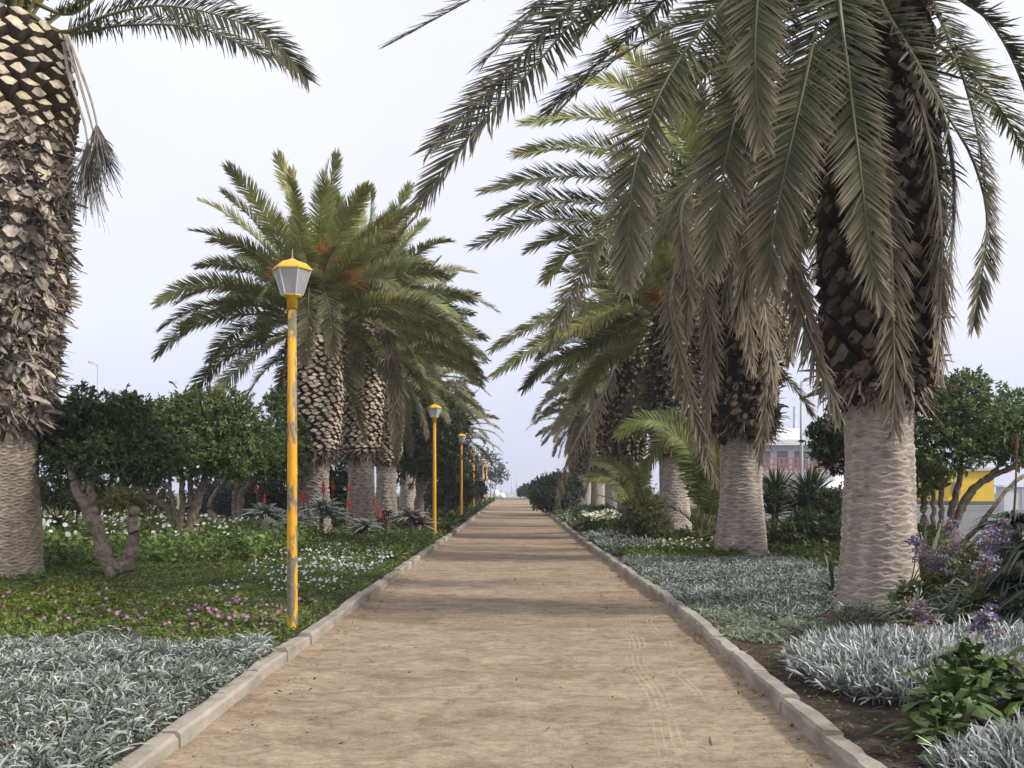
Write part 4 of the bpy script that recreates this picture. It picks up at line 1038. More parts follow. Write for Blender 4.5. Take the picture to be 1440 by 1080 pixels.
def mound(poly, dens, h0, rng, L, W, c0, c1, ctr, rad, up=1.0, base_dark=.45):
    """rounded clump of tall silver leaves"""
    mb = MB(); x, y = scatter(poly, dens / 6, rng, .08); n = len(x)
    d = np.sqrt(((x - ctr[0]) / rad[0]) ** 2 + ((y - ctr[1]) / rad[1]) ** 2)
    h = h0 * np.sqrt(np.clip(1 - d ** 2 * .8, .06, 1)) * rng.uniform(.75, 1.1, n)
    x, y, h = (np.repeat(a, 6) for a in (x, y, h)); m = len(x)
    x = x + rng.normal(0, .03, m); y = y + rng.normal(0, .03, m)
    o = np.stack([(x - ctr[0]) / rad[0], (y - ctr[1]) / rad[1], np.zeros(m)], 1)
    lay = rng.random(m) ** .6
    B = np.stack([x, y, gz(x, y) + h * lay], 1)
    D = nrm(o * .55 + rng.normal(0, .42, (m, 3)) + np.array([0, 0, up]))
    S = nrm(np.cross(D, rng.normal(0, 1, (m, 3))))
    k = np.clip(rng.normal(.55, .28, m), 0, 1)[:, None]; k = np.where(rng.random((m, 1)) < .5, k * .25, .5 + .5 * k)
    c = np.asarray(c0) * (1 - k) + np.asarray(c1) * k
    blades(mb, B, D, S, rng.uniform(*L, m), rng.uniform(*W, m), np.array([0, 0, -.25]) + rng.normal(0, .15, (m, 3)), c * .3, c * 1.12, (0, .4, .8, 1), (.7, 1, .8, .15))  # leaf bases darkened: occlusion low in the clump put into the colour
    return mb
T0, T1 = (.12, .145, .115), (.78, .81, .79)
def ell(cx, cy, rx, ry, n=18): return [(cx + rx * math.cos(k * 2 * PI / n), cy + ry * math.sin(k * 2 * PI / n)) for k in range(n)]
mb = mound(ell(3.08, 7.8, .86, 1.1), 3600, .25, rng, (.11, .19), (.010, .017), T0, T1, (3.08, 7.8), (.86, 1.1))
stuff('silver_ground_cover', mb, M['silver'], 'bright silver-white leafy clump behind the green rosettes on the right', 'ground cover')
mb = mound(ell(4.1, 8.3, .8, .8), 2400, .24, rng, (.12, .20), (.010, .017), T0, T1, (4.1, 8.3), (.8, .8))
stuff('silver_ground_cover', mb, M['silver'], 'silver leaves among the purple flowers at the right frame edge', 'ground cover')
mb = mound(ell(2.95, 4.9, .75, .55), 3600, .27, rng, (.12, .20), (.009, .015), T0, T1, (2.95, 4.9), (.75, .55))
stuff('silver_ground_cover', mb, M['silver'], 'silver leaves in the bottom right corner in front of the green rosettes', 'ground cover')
# farther right
mb = MB()
bedmass(mb, [(2.2, 22.5), (2.2, 31), (3.6, 33), (3.6, 27), (3.9, 22.8)], 420, rng, (.10, .18), (.03, .05), .16, S0, S1, 6, .7, .9, .3)
bedmass(mb, [(2.25, 35), (2.25, 58), (3.0, 58), (3.2, 36)], 120, rng, (.18, .30), (.06, .09), .22, S0, S1, 6, .7, .9, .3)
stuff('silver_ground_cover', mb, M['silver'], 'far silver-blue plants along the right kerb before the hanging dead frond', 'ground cover')
mb = MB()
bedmass(mb, [(3.3, 20.5), (2.3, 21), (2.3, 22.8), (4.0, 24.5), (5.0, 23), (4.9, 20.5)], 520, rng, (.07, .13), (.03, .05), .2, (.065, .10, .025), (.16, .22, .055), 6, .7, .9, .3)
bedmass(mb, [(5.4, 12.8), (5.4, 30), (10, 30), (10, 9), (6, 9)], 130, rng, (.12, .24), (.04, .07), .22, (.055, .08, .025), (.16, .20, .065), 6, .7, .9, .3)
bedmass(mb, [(3.6, 24.5), (3.2, 34), (10, 40), (10, 30), (5.4, 24)], 90, rng, (.14, .26), (.05, .08), .22, (.04, .06, .02), (.11, .14, .05), 6, .7, .9, .3)
bedmass(mb, [(2.25, 34), (2.25, 125), (10, 125), (10, 40), (3.4, 34)], 26, rng, (.25, .45), (.10, .16), .3, (.04, .06, .025), (.10, .13, .05), 6, .7, .9, .3)
stuff('green_ground_cover', mb, M['cover'], 'green undergrowth around the right-hand palms', 'ground cover')
# left
mb = MB()
bedmass(mb, [(-2.12, 9.15), (-2.12, 22), (-4.2, 22), (-9.5, 18), (-10.5, 14.5), (-9.5, 9.6), (-3.9, 9.35)], 560, rng, (.035, .075), (.018, .034), .09, (.075, .115, .028), (.20, .27, .07), 6, .6, 1.0, .2)
bedmass(mb, [(-5.2, 11.2), (-5.0, 13.4), (-6.2, 13.6), (-9.2, 14.6), (-9, 10.2), (-6.2, 10.2)], 700, rng, (.035, .075), (.018, .032), .24, (.085, .12, .018), (.185, .235, .04), 6, .6, 1.0, .2)
bedmass(mb, [(-5.2, 11.2), (-5.0, 13.4), (-3.4, 12.6), (-2.6, 10.6), (-4, 10)], 300, rng, (.035, .065), (.018, .03), .10, (.075, .10, .02), (.15, .18, .045), 6, .6, 1.0, .2)
bedmass(mb, [(-2.12, 20), (-2.12, 34), (-5, 34), (-6.5, 22)], 260, rng, (.08, .14), (.03, .05), .24, (.07, .11, .03), (.18, .24, .07), 6, .7, .9, .2)
bedmass(mb, [(-2.15, 32), (-2.15, 125), (-16, 125), (-16, 32)], 22, rng, (.22, .4), (.09, .15), .3, (.04, .06, .025), (.10, .13, .05), 6, .7, .9, .3)
stuff('green_ground_cover', mb, M['cover'], 'low green mat under the left-hand trees and lamps', 'ground cover')
mb = MB()
bedmass(mb, [(-4.3, 20.0), (-4.6, 24.5), (-7, 30), (-16, 33), (-16, 16.8), (-8.6, 17.0), (-6, 18.3)], 300, rng, (.07, .14), (.045, .08), .55, (.08, .13, .035), (.21, .30, .085), 6, .7, .9, .2, hvar=.35)
stuff('daisy_bush', mb, M['cover'], 'knee-high leafy daisy bushes under the small left trees', 'ground cover')

def flowers(mb, x, y, z, rng, size, c, cc=None, petals=True):
    n = len(x); C = np.stack([x, y, z], 1)
    up = nrm(rng.normal(0, .5, (n, 3)) + np.array([0, -.75, 1.]))
    U = nrm(np.cross(up, rng.normal(0, 1, (n, 3)))); W = np.cross(up, U)
    s = size * rng.uniform(.55, 1.3, n)
    K = 7
    ang = np.linspace(0, 2 * PI, K, endpoint=False)
    cols = np.asarray(c) * rng.uniform(.85, 1.1, (n, 1))
    for a in ang:
        D = U * math.cos(a) + W * math.sin(a); S = np.cross(up, D)
        blades(mb, C, D, S, s * .5, s * .34, up * .15, cols, cols, (0, .6, 1), (.5, 1, .45))
    if cc is not None:
        blades(mb, C + up * .004 - U * (s * .13)[:, None], U, W, s * .26, s * .24, up * 0, np.asarray(cc), np.asarray(cc), (0, .5, 1), (.5, 1, .5))
def rnd(poly, n, rng, pw=None):
    poly = np.asarray(poly, float); lo = poly.min(0); hi = poly.max(0); X = []; Y = []
    while len(X) < n:
        x = rng.uniform(lo[0], hi[0], n * 3); y = rng.uniform(lo[1], hi[1], n * 3)
        k = inpoly(x, y, poly) & (lumps(x, y, 2.2, 9) + rng.normal(0, .6, n * 3) > .0)
        X += list(x[k]); Y += list(y[k])
    return np.array(X[:n]), np.array(Y[:n])
mb = MB(); x, y = rnd([(-2.3, 9.6), (-2.35, 12.2), (-3.6, 12.9), (-5.6, 12.4), (-7.6, 12.0), (-7.6, 11.2), (-4.6, 10.1), (-3.4, 9.4)], 190, rng)
zz = gz(x, y) + np.where((x < -5.0), .22, .12) + rng.uniform(0, .03, len(x))
flowers(mb, x, y, zz, rng, .042, (.44, .18, .38), (.5, .4, .25))
stuff('pink_flowers', mb, M['petal'], 'small pink flowers dotted over the green mat before the nearest lamp', 'flowers')
mb = MB(); x, y = rnd([(-2.5, 14.6), (-2.35, 19.5), (-2.7, 23.5), (-5.0, 23.5), (-4.6, 17), (-3.6, 14.2)], 400, rng)
flowers(mb, x, y, gz(x, y) + .14 + rng.uniform(0, .03, len(x)), rng, .046, (.66, .67, .74), (.5, .48, .3))
x, y = rnd([(-2.35, 13), (-2.35, 19.5), (-3.4, 19), (-4.4, 13)], 130, rng)
flowers(mb, x, y, gz(x, y) + .13 + rng.uniform(0, .03, len(x)), rng, .035, (.62, .62, .68), (.5, .48, .3))
stuff('white_flowers', mb, M['petal'], 'tiny white flowers carpeting the ground between the nearest lamp and the kerb', 'flowers')
mb = MB(); x, y = rnd([(-5.2, 18.6), (-6.2, 27), (-14, 30), (-14, 18), (-9, 17.2)], 280, rng)
flowers(mb, x, y, gz(x, y) + .62 + rng.uniform(-.12, .1, len(x)), rng, .09, (.78, .78, .76), (.6, .5, .15))
stuff('white_flowers', mb, M['petal'], 'white daisies on the bushes under the small left trees', 'flowers')
mb = MB(); x, y = rnd([(2.6, 35), (3.0, 44), (5.0, 46), (4.6, 34)], 260, rng)
flowers(mb, x, y, gz(x, y) + .45 + rng.uniform(-.12, .1, len(x)), rng, .12, (.78, .77, .62), (.6, .5, .2))
x, y = rnd([(3.2, 21), (3, 23.5), (4.6, 24), (4.9, 20.8)], 40, rng)
flowers(mb, x, y, gz(x, y) + .25 + rng.uniform(-.02, .05, len(x)), rng, .06, (.78, .77, .66), (.6, .5, .2))
stuff('white_flowers', mb, M['petal'], 'white flowers massed beside the right kerb before the slim far trunks', 'flowers')
mb = MB()
bedmass(mb, [(2.5, 34), (2.6, 44.5), (5.2, 46.5), (4.8, 33)], 200, rng, (.12, .2), (.05, .08), .42, (.04, .065, .02), (.11, .15, .045), 6, .7, .9, .2)
stuff('daisy_bush', mb, M['cover'], 'green bushes carrying white flowers on the right', 'ground cover')

# dry leaf litter and crumbs of earth on the bare soil
mb = MB(); lr = np.random.default_rng(95)
lx_ = np.r_[lr.uniform(1.95, 3.4, 1500), lr.uniform(-2.9, -2.1, 500)]; ly_ = np.r_[lr.uniform(4.2, 11, 1500), lr.uniform(4, 10, 500)]
k = np.where(lx_ > 0, lx_ > path_right(ly_) + KW + .02, lx_ < path_left(ly_) - KW - .02); lx_, ly_ = lx_[k], ly_[k]; m = len(lx_)
D = nrm(lr.normal(0, 1, (m, 3)) * np.array([1, 1, .25])); S = nrm(np.cross(D, np.array([0, 0, 1.]) + lr.normal(0, .3, (m, 3))))
pn = 900; px_ = np.where(lr.random(pn) < .7, np.where(lr.random(pn) < .5, path_left(0) + .1 + lr.exponential(.25, pn), 1.95 - lr.exponential(.25, pn)), lr.uniform(-1.9, 1.9, pn)); py_ = lr.uniform(4.5, 22, pn)
px_ = np.clip(px_, path_left(py_) + .03, path_right(py_) - .03)
lx_ = np.r_[lx_, px_]; ly_ = np.r_[ly_, py_]; zl_ = np.r_[gz(lx_[:m], ly_[:m]) + .012, np.full(pn, .03)]; m = len(lx_)
D = nrm(lr.normal(0, 1, (m, 3)) * np.array([1, 1, .25])); S = nrm(np.cross(D, np.array([0, 0, 1.]) + lr.normal(0, .3, (m, 3))))
cl_ = np.array([.17, .125, .08]) * lr.uniform(.35, 2.0, (m, 1)) * np.array([1, .97, .9])
blades(mb, np.stack([lx_, ly_, zl_], 1), D, S, lr.uniform(.015, .06, m), lr.uniform(.006, .02, m), lr.normal(0, .2, (m, 3)) + np.array([0, 0, .15]), cl_, cl_, (0, .5, 1), (.5, 1, .3))
stuff('leaf_litter', mb, M['boot'], 'dry leaf litter scattered on the bare soil and along both path edges', 'leaf litter')

# ------------------------------------------------------------------ aloes with red flower spikes (left)
GA = 'spiky aloe rosettes on the left'
def rosette(mb, ctr, rng, n, L, W, c0, c1, flat=.55, curl=.55):
    a = np.arange(n) * 2.39996 + rng.uniform(0, 6)
    e = np.radians(np.linspace(12, 75, n)) + rng.normal(0, .1, n)
    D = np.stack([np.cos(a) * np.cos(e), np.sin(a) * np.cos(e), np.sin(e)], 1)
    S = np.stack([-np.sin(a), np.cos(a), 0 * a], 1)
    k = rng.uniform(.75, 1.2, (n, 1))
    Ls = L * np.interp(np.arange(n), [0, n * .4, n], [1, 1, .6]) * rng.uniform(.85, 1.1, n)
    for sg in (1,):
        up = np.cross(S, D)
        # thick channelled leaf: two half strips in a shallow V
        for hs in (-1, 1):
            S2 = nrm(S + up * .55 * hs * 1.0)
            off = S2 * (W * .23 * hs)
            blades(mb, np.asarray(ctr) + off, D, S2, Ls, W * .5, -np.array([0, 0, 1.]) * curl + D * 0 , np.asarray(c0) * k, np.asarray(c1) * k, (0, .25, .6, .85, 1), (1, 1, .7, .35, 0))
def aloe(label, px, py, Y, sc, rng, spikes, c0=(.19, .23, .19), c1=(.44, .48, .42), group=GA):
    x, yy, z = P(px, py, Y)
    root = empty('aloe_plant', (x, Y, g(x, Y)), label, 'aloe', group)
    hz = max(.15, z - g(x, Y))
    for k in range(2):
        mb = MB(); rosette(mb, (0.22 * k * (-1) ** int(px), .25 * k, hz - .2 * k), rng, 40, .66 * sc, .13 * sc, c0, c1, curl=.42)
        mb.build('leaf_rosette', M['succulent'], root)
    mb = MB(); tube(mb, [[0, 0, -.1], [0, 0, hz]], [.06, .05], 7, (.16, .13, .10)); mb.build('stem', M['limb'], root)
    for sx, sy, sr in spikes:
        tip = P(sx, sy, Y + rng.uniform(-.4, .4)) - np.array(root.location); mb = MB()
        st = np.array([tip[0] * .8, tip[1] * .8, hz * .5])
        tube(mb, catmull([st, st * .4 + tip * .6 + np.array([0, 0, .05]), tip], 8), .013, 5, (.20, .11, .07))
        n = 90; t = rng.random(n); a = rng.uniform(0, 2 * PI, n)
        Hh = .26 * sr
        Bp = tip + np.array([0, 0, 1.]) * ((t - .5) * Hh)[:, None]
        D = nrm(np.stack([np.cos(a), np.sin(a), -.9 + 1.1 * t], 1)); S = np.stack([-np.sin(a), np.cos(a), 0 * a], 1)
        cc = np.array([.62, .055, .03]) * rng.uniform(.7, 1.25, (n, 1))
        blades(mb, Bp, D, S, .085 * sr * (1.15 - t), .022, np.array([0, 0, -.3]), cc, cc * np.array([1.1, 1.5, 1.3]), (0, .6, 1), (.7, 1, .5))
        mb.build('flower_spike', M['petal'], root)
    return root
rng = np.random.default_rng(100)
aloe('aloe rosette with red flower spikes behind the bare leaning stems', 372, 722, 26.0, 1.1, rng, [(361, 683, 1.0), (372, 698, .8)])
aloe('big grey aloe rosette just right of the nearest lamp post', 452, 716, 25.0, 1.15, rng, [(455, 682, 1.0), (425, 694, .9), (432, 699, .8), (469, 680, .7)])
aloe('aloe rosette leaning at the left side of the nearest lamp post', 415, 735, 24.2, .9, rng, [])
aloe('aloe rosette with low red spikes before the third left trunk', 515, 740, 26.5, .9, rng, [(491, 704, 1.0), (494, 720, .7), (506, 731, .9), (493, 684, .6)])
aloe('dry purplish aloe rosette with pale leaves beside the second lamp', 578, 728, 27.5, 1.05, rng, [(533, 716, 1.1), (527, 705, .7)], (.15, .12, .105), (.33, .28, .25))
aloe('small dry aloe rosette between the third trunk and the purplish one', 545, 724, 28.5, .8, rng, [], (.14, .12, .10), (.26, .23, .2))

# stone
def rock(label, ctr, size, rng, name='stone', col=(.27, .25, .21), cat='stone'):
    bm_n = 12; th = np.linspace(0, PI, 9); ph = np.linspace(0, 2 * PI, bm_n, endpoint=False)
    V = []
    for t in th:
        for p in ph:
            d = np.array([math.sin(t) * math.cos(p), math.sin(t) * math.sin(p), math.cos(t)])
            V.append(d * (1 + .16 * float(lumps(d[0] * 2 + d[2], d[1] * 2 - d[2], 1.4, size[0] * 9))) * np.array(size))
    q = [[i * bm_n + j, (i + 1) * bm_n + j, (i + 1) * bm_n + (j + 1) % bm_n, i * bm_n + (j + 1) % bm_n] for i in range(8) for j in range(bm_n)]
    mb = MB(); mb.add(np.array(V), q, None, col)
    o = mb.build(name, M['stone'], None, True); o.location = [float(a) for a in ctr]
    return tag(o, label, cat)
p = P(378, 748, 23.5); rock('pale upright stone among the aloes left of the nearest lamp', (p[0], 23.5, g(p[0], 23.5) + .25), (.24, .2, .42), rng)
p = P(350, 742, 23.6); rock('low flat stone left of the upright pale stone', (p[0], 23.6, g(p[0], 23.6) + .2), (.35, .2, .16), rng)
p = P(1097, 920, 9.0); rock('small pale pebble on bare soil by the right kerb', (2.45, 9.0, g(2.45, 9.0) + .02), (.05, .04, .03), rng, 'pebble', (.4, .32, .24), 'pebble')

# ------------------------------------------------------------------ right foreground plants
def leaf_rosette(label, x, y, z, rng, n=26, L=.34, W=.11, c0=(.035, .062, .016), c1=(.075, .12, .028), name='sea_lavender', flowers_at=(), cat='sea lavender', group=None, zoff=0):
    root = empty(name, (x, y, g(x, y)), label, cat, group)
    mb = MB()
    for layer in range(3):
        m = n // 3; a = np.arange(m) * 2.39996 + rng.uniform(0, 6); e = np.radians(18 + 24 * layer) + rng.normal(0, .18, m)
        D = np.stack([np.cos(a) * np.cos(e), np.sin(a) * np.cos(e), np.sin(e)], 1); S = np.stack([-np.sin(a), np.cos(a), 0 * a], 1)
        up = np.cross(S, D)
        Bc = np.array([0, 0, z + .05 * layer]) + rng.normal(0, .05, (m, 3))
        k = rng.uniform(.65, 1.25, (m, 1)); Ls = L * rng.uniform(.7, 1.15, m) * (1 - .12 * layer)
        bend = np.array([0, 0, -.5]) + rng.normal(0, .1, (m, 3))
        for hs in (-1, 1):
            S2 = nrm(S + up * .35 * hs)
            blades(mb, Bc + S2 * (W * .0), D + S2 * 0, S2, Ls, 0, bend, c0, c1) if False else None
            # half leaf from the midrib outwards
            T = (0, .25, .5, .75, .92, 1); Wd = (.12, .45, .85, 1, .6, 0)
            rows = []; cols = []
            for t, w in zip(T, Wd):
                pm = Bc + D * (Ls * t)[:, None] + bend * (Ls * t * t)[:, None]
                wav = rng.normal(0, .012, (m, 3))
                rows += [pm, pm + S2 * (hs * W * .5 * w) * np.sign(1) + wav * w]
                cc = np.asarray(c0) * (1 - t) * k + np.asarray(c1) * t * k
                cols += [cc * 1.25, cc]
            r_ = len(rows); V = np.stack(rows, 1).reshape(-1, 3); C = np.stack(cols, 1).reshape(-1, 3)
            b = (np.arange(m) * r_)[:, None]
            q = np.concatenate([b + np.array([[2 * i, 2 * i + 1, 2 * i + 3, 2 * i + 2]]) for i in range(len(T) - 1)])
            mb.add(V, q, None, C)
    mb.build('leaf_rosette', M['succulent'], root)
    for (px, py, Yf, sz, dull) in flowers_at:
        sz = sz * .78; tip = P(px, py, Yf) - np.array(root.location)
        mb = MB(); st = np.array([rng.normal(0, .04), rng.normal(0, .04), z])
        stem = catmull([st, st * .5 + tip * .5 + np.array([rng.normal(0, .03), 0, .02]), tip - np.array([0, 0, sz * .5])], 9)
        tube(mb, stem, np.linspace(.009, .006, 9), 5, (.16, .13, .06))
        nb = 24
        for k in range(nb):
            d = nrm(rng.normal(0, 1, 3) * np.array([1, 1, .8]) + np.array([0, 0, .25])); e = tip - np.array([0, 0, sz * .45]) + d * sz * rng.uniform(.35, 1.25) * np.array([.85, .85, 1.25])
            tube(mb, [tip - np.array([0, 0, sz * .5]), (tip - np.array([0, 0, sz * .3])) * .5 + e * .5, e], .003, 4, (.20, .14, .08))
            nf = 13
            xyz = e + rng.normal(0, sz * .20, (nf, 3)) * np.array([1, 1, .5])
            cP = np.array([.125, .092, .20]) if rng.random() > dull else np.array([.26, .17, .19])
            cP = cP if rng.random() > .15 else np.array([.52, .46, .58])
            flowers(mb, xyz[:, 0], xyz[:, 1], xyz[:, 2], rng, .02, cP)
        mb.build('flower_head', M['petal'], root)
    return root
rng = np.random.default_rng(110)
GS = 'sea lavender plants with purple heads on the right'
leaf_rosette('large green rosette with broad leaves in front of the bright silver clump', 2.62, 6.0, .17, rng, 96, .33, .09, group=GS)
leaf_rosette('green rosette with a tall purple flower head at its back, right frame edge', 2.95, 6.35, .26, rng, 96, .33, .09, flowers_at=[(1384, 868, 6.6, .13, .1), (1362, 912, 6.5, .12, .2), (1425, 940, 6.3, .09, .6)], group=GS)
leaf_rosette('green rosette at the right frame edge between two silver clumps', 3.2, 6.1, .2, rng, 60, .30, .09, group=GS)
leaf_rosette('low dark green rosette beside bare soil in the bottom right', 2.42, 5.55, .10, rng, 36, .27, .08, (.035, .06, .018), (.08, .125, .03), group=GS)
leaf_rosette('yellowish green rosette in the bottom right corner', 3.05, 5.6, .16, rng, 36, .27, .08, (.06, .09, .02), (.14, .18, .045), group=GS)
leaf_rosette('sea lavender with violet heads in front of the far right aloe', 4.3, 9.4, .3, rng, 24, .3, .09, flowers_at=[(1392, 752, 9.4, .20, .1), (1410, 745, 9.6, .16, .1), (1385, 790, 9.2, .15, .7)], group=GS)
leaf_rosette('sea lavender with faded violet heads right against the nearest right trunk', 4.15, 10.6, .25, rng, 24, .3, .09, flowers_at=[(1300, 778, 10.6, .17, .5), (1322, 792, 10.5, .16, .3), (1338, 742, 11, .14, .7), (1288, 762, 10.8, .12, .2), (1345, 765, 10.7, .15, .8)], group=GS)
leaf_rosette('brownish sea lavender with pinkish faded heads before the nearest right trunk', 3.5, 8.9, .18, rng, 24, .28, .08, (.07, .075, .03), (.15, .15, .06), flowers_at=[(1290, 855, 8.9, .11, .8), (1305, 870, 8.9, .10, .8), (1262, 885, 8.8, .10, .9), (1255, 905, 8.6, .09, .9), (1320, 905, 8.4, .10, .9)], group=GS)
# silvery artichoke-like plant and strap leaved plants behind
spiky('thistle_plant', 'grey-green jagged-leaved plant beneath the purple heads on the right', P(1335, 860, 9.3)[0], 9.3, [(0, 0, .25, .55), (.25, .1, .3, .5), (-.2, .2, .28, .5)], rng, .8, .05, 40, (.10, .125, .085), (.27, .30, .24), 'thistle', .5, 'silver')
spiky('strap_plant', 'strap-leaved green plant arching right of the nearest right trunk', P(1330, 830, 10.8)[0], 10.8, [(0, 0, .2, .7), (.35, .1, .25, .7), (-.3, 0, .2, .65)], rng, .85, .055, 34, (.045, .062, .032), (.14, .17, .09), 'strap plant', .7)
def big_aloe(label, specs, rng):
    x0 = specs[0][0]; y0 = specs[0][1]
    root = empty('tree_aloe', (x0, y0, g(x0, y0)), label, 'aloe')
    for (x, y, z, s) in specs:
        mb = MB(); rosette(mb, (x - x0, y - y0, z - g(x0, y0)), rng, 44, .60 * s, .085 * s, (.018, .028, .018), (.065, .088, .055), curl=.75)
        mb.build('leaf_rosette', M['succulent'], root)
        mb = MB(); tube(mb, [[(x - x0) * .6, (y - y0) * .6, -.1], [x - x0, y - y0, z - g(x0, y0)]], [.07, .055], 7, (.13, .105, .08)); mb.build('stem', M['limb'], root)
big_aloe('dark branching aloe with long curved leaves cut by the right frame edge', [(4.8, 9.6, .62, 1.25), (4.62, 9.2, .36, 1.15), (4.98, 9.5, .95, 1.3), (5.1, 10.1, 1.2, 1.2), (4.62, 10.0, .5, 1.0), (4.7, 8.7, .34, 1.1), (4.95, 9.0, .62, 1.25), (5.2, 9.3, 1.25, 1.2), (5.2, 8.8, .9, 1.2)], rng)
# thin bare stalks
mb = MB()
for (pts) in ([(1422, 770, 10.4), (1428, 690, 10.4), (1430, 615, 10.4)],):
    b0 = np.array([P(1422, 800, 10.4)[0], 10.4, 0]); b0[2] = g(b0[0], b0[1])
    root = empty('flower_stalk', b0, 'thin dry aloe flower stalk with a red tip above the dark aloe', 'flower stalk')
    pp = catmull([P(1422, 800, 10.4)] + [P(*p) for p in pts], 16) - b0
    tube(mb, pp, np.linspace(.014, .009, 16), 6, (.20, .12, .07)); mb.build('stem', M['limb'], root)
    mb = MB(); tube(mb, [pp[-1] - np.array([0, 0, .12]), pp[-1] + np.array([0, 0, .04])], [.018, .008], 7, (.26, .07, .045)); mb.build('flower_tip', M['petal'], root)

# fallen sticks / small hose by left kerb
mb = MB(); tube(mb, catmull([P(592, 772, 25.0), P(596, 758, 25.0), P(600, 745, 25.1), P(597, 728, 25.1)], 14), .014, 5, (.13, .14, .10))
o = mb.build('dry_stalk', M['limb']); tag(o, 'thin bent stalk leaning over the left kerb', 'stalk')

# ------------------------------------------------------------------ background: street, buildings
def street_light(label, px, py_top, Y, arm, base=-.05):
    x, _, zt = P(px, py_top, Y)
    root = empty('street_light', (x, Y, base), label, 'street light')
    h = zt - base
    mb = MB(); lathe(mb, [(0, .09), (h * .5, .075), (h, .05)], 12, (.42, .45, .47)); mb.build('pole', M['metal'], root, True)
    mb = MB(); s = 1 if arm > 0 else -1
    tube(mb, [[0, 0, h - .03], [s * .18, 0, h + .03]], .035, 8, (.42, .45, .47)); mb.build('arm', M['metal'], root)
    mb = MB()
    a = abs(arm); V = []
    for t, w, z0, z1 in ((.12, .06, .0, .10), (.3, .13, -.03, .14), (.75, .15, -.01, .17), (1.0, .07, .05, .15)):
        X = s * a * t
        V += [[X, -w, h + z0 + .08 * t], [X, w, h + z0 + .08 * t], [X, w * .7, h + z1 + .08 * t], [X, -w * .7, h + z1 + .08 * t]]
    q = [[i * 4 + j, i * 4 + (j + 1) % 4, (i + 1) * 4 + (j + 1) % 4, (i + 1) * 4 + j] for i in range(3) for j in range(4)] + [[0, 3, 2, 1], [12, 13, 14, 15]]
    mb.add(V, q, None, (.55, .56, .55)); mb.build('lamp_head', M['metal'], root)
street_light('grey street light with a single arm between the two nearest right palms', 1127, 536, 42, .75)
street_light('thin pale street light far behind the left bushy trees', 138, 513, 62, -.6)

def pole(label, px, py, Y, r, col=(.45, .47, .5), nm='chimney', cat='chimney', base=-.05):
    x, _, z = P(px, py, Y); mb = MB(); lathe(mb, [(0, r), (z - base, r * .8)], 10, col); 
    o = mb.build(nm, M['metal'], None, True); o.location = (x, Y, base); return tag(o, label, cat)
pole('slim grey chimney mast rising behind the white building', 1118, 572, 95, .24)
pole('short mast behind the white building, right of the grey street light', 1136, 604, 95, .25, nm='mast', cat='mast')
for px, py, Y, lab in ((720, 675, 190, 'thin mast at the very end of the path'), (705, 680, 200, 'short thin mast left of the path end'), (727, 668, 210, 'tallest faint mast above the path end')):
    pole(lab, px, py, Y, .12, (.5, .5, .5), 'mast', 'mast')

# white building
Yw = 80; x0 = P(1058, 640, Yw)[0]; x1 = P(1215, 640, Yw)[0]; zt = P(0, 615, Yw)[2]
root = empty('white_building', (x0, Yw, -.05), 'white flat-roofed building with grey windows behind a red railing', 'building')
mb = MB(); H = zt
box(mb, 0, x1 - x0, .3, 8, 0, H - .6, (.62, .64, .68)); mb.build('wall', M['paint'], root)
mb = MB(); box(mb, -.6, x1 - x0 + .6, -.6, 8.6, H - .597, H - .15, (.74, .75, .77)); box(mb, 1.6, 4.4, 2, 6, H - .147, H + .9, (.78, .79, .8)); mb.build('roof', M['paint'], root)
for k in range(6):
    mb = MB(); a = .5 + k * 1.42; box(mb, a, a + 1.1, .22, .297, H - 2.5, H - .95, (.7, .72, .75)); w = mb.build('window', M['paint'], root)
    mb = MB(); box(mb, a + .08, a + 1.02, .20, .217, H - 2.42, H - 1.03, (.16, .19, .23)); mb.build('pane', M['metal'], w)
# red railing on a low terrace wall
Yr = 72; xa_, xb_ = P(1062, 650, Yr)[0], P(1200, 650, Yr)[0]; zr0, zr1 = P(0, 664, Yr)[2], P(0, 644, Yr)[2]
root = empty('red_railing', (xa_, Yr, -.05), 'red painted railing on a terrace wall before the white building', 'railing')
mb = MB(); box(mb, 0, xb_ - xa_, 0, .25, 0, zr0 + .05, (.36, .33, .33)); mb.build('wall', M['paint'], root)
mb = MB(); W_ = xb_ - xa_
for z in (zr0 + .2, (zr0 + zr1) / 2 + .05, zr1): box(mb, 0, W_, .08, .14, z, z + .09, (.40, .15, .14))
k = 0
while k * .34 < W_:
    box(mb, k * .34, k * .34 + .12, .09, .13, zr0 + .05, zr1 + .05, (.38, .15, .14)); k += 1
mb.build('rail', M['paint'], root)

# kiosk with pitched white roof
Yk = 62; xk0, xk1 = P(1152, 690, Yk)[0], P(1216, 690, Yk)[0]; zk = P(0, 690, Yk)[2]; zp = P(0, 664, Yk)[2]
root = empty('kiosk', (xk0, Yk, -.05), 'low kiosk with a sloping white roof left of the nearest right trunk', 'kiosk')
w = xk1 - xk0
mb = MB(); box(mb, .2, w - .2, .2, 2.4, 0, zk, (.42, .40, .42)); box(mb, .15, w - .15, .12, .197, .4, .9, (.45, .12, .10)); mb.build('wall', M['paint'], root)
mb = MB(); V = [[0, 0, zk], [w, 0, zk], [w, 2.6, zk], [0, 2.6, zk], [w * .72, 1.3, zp + .3], [w * .85, 1.3, zp + .3]]
mb.add(V, [[0, 1, 5, 4], [2, 3, 4, 5], [3, 2, 1, 0]], [[3, 0, 4], [1, 2, 5]], (.75, .75, .77)); mb.build('roof', M['paint'], root)

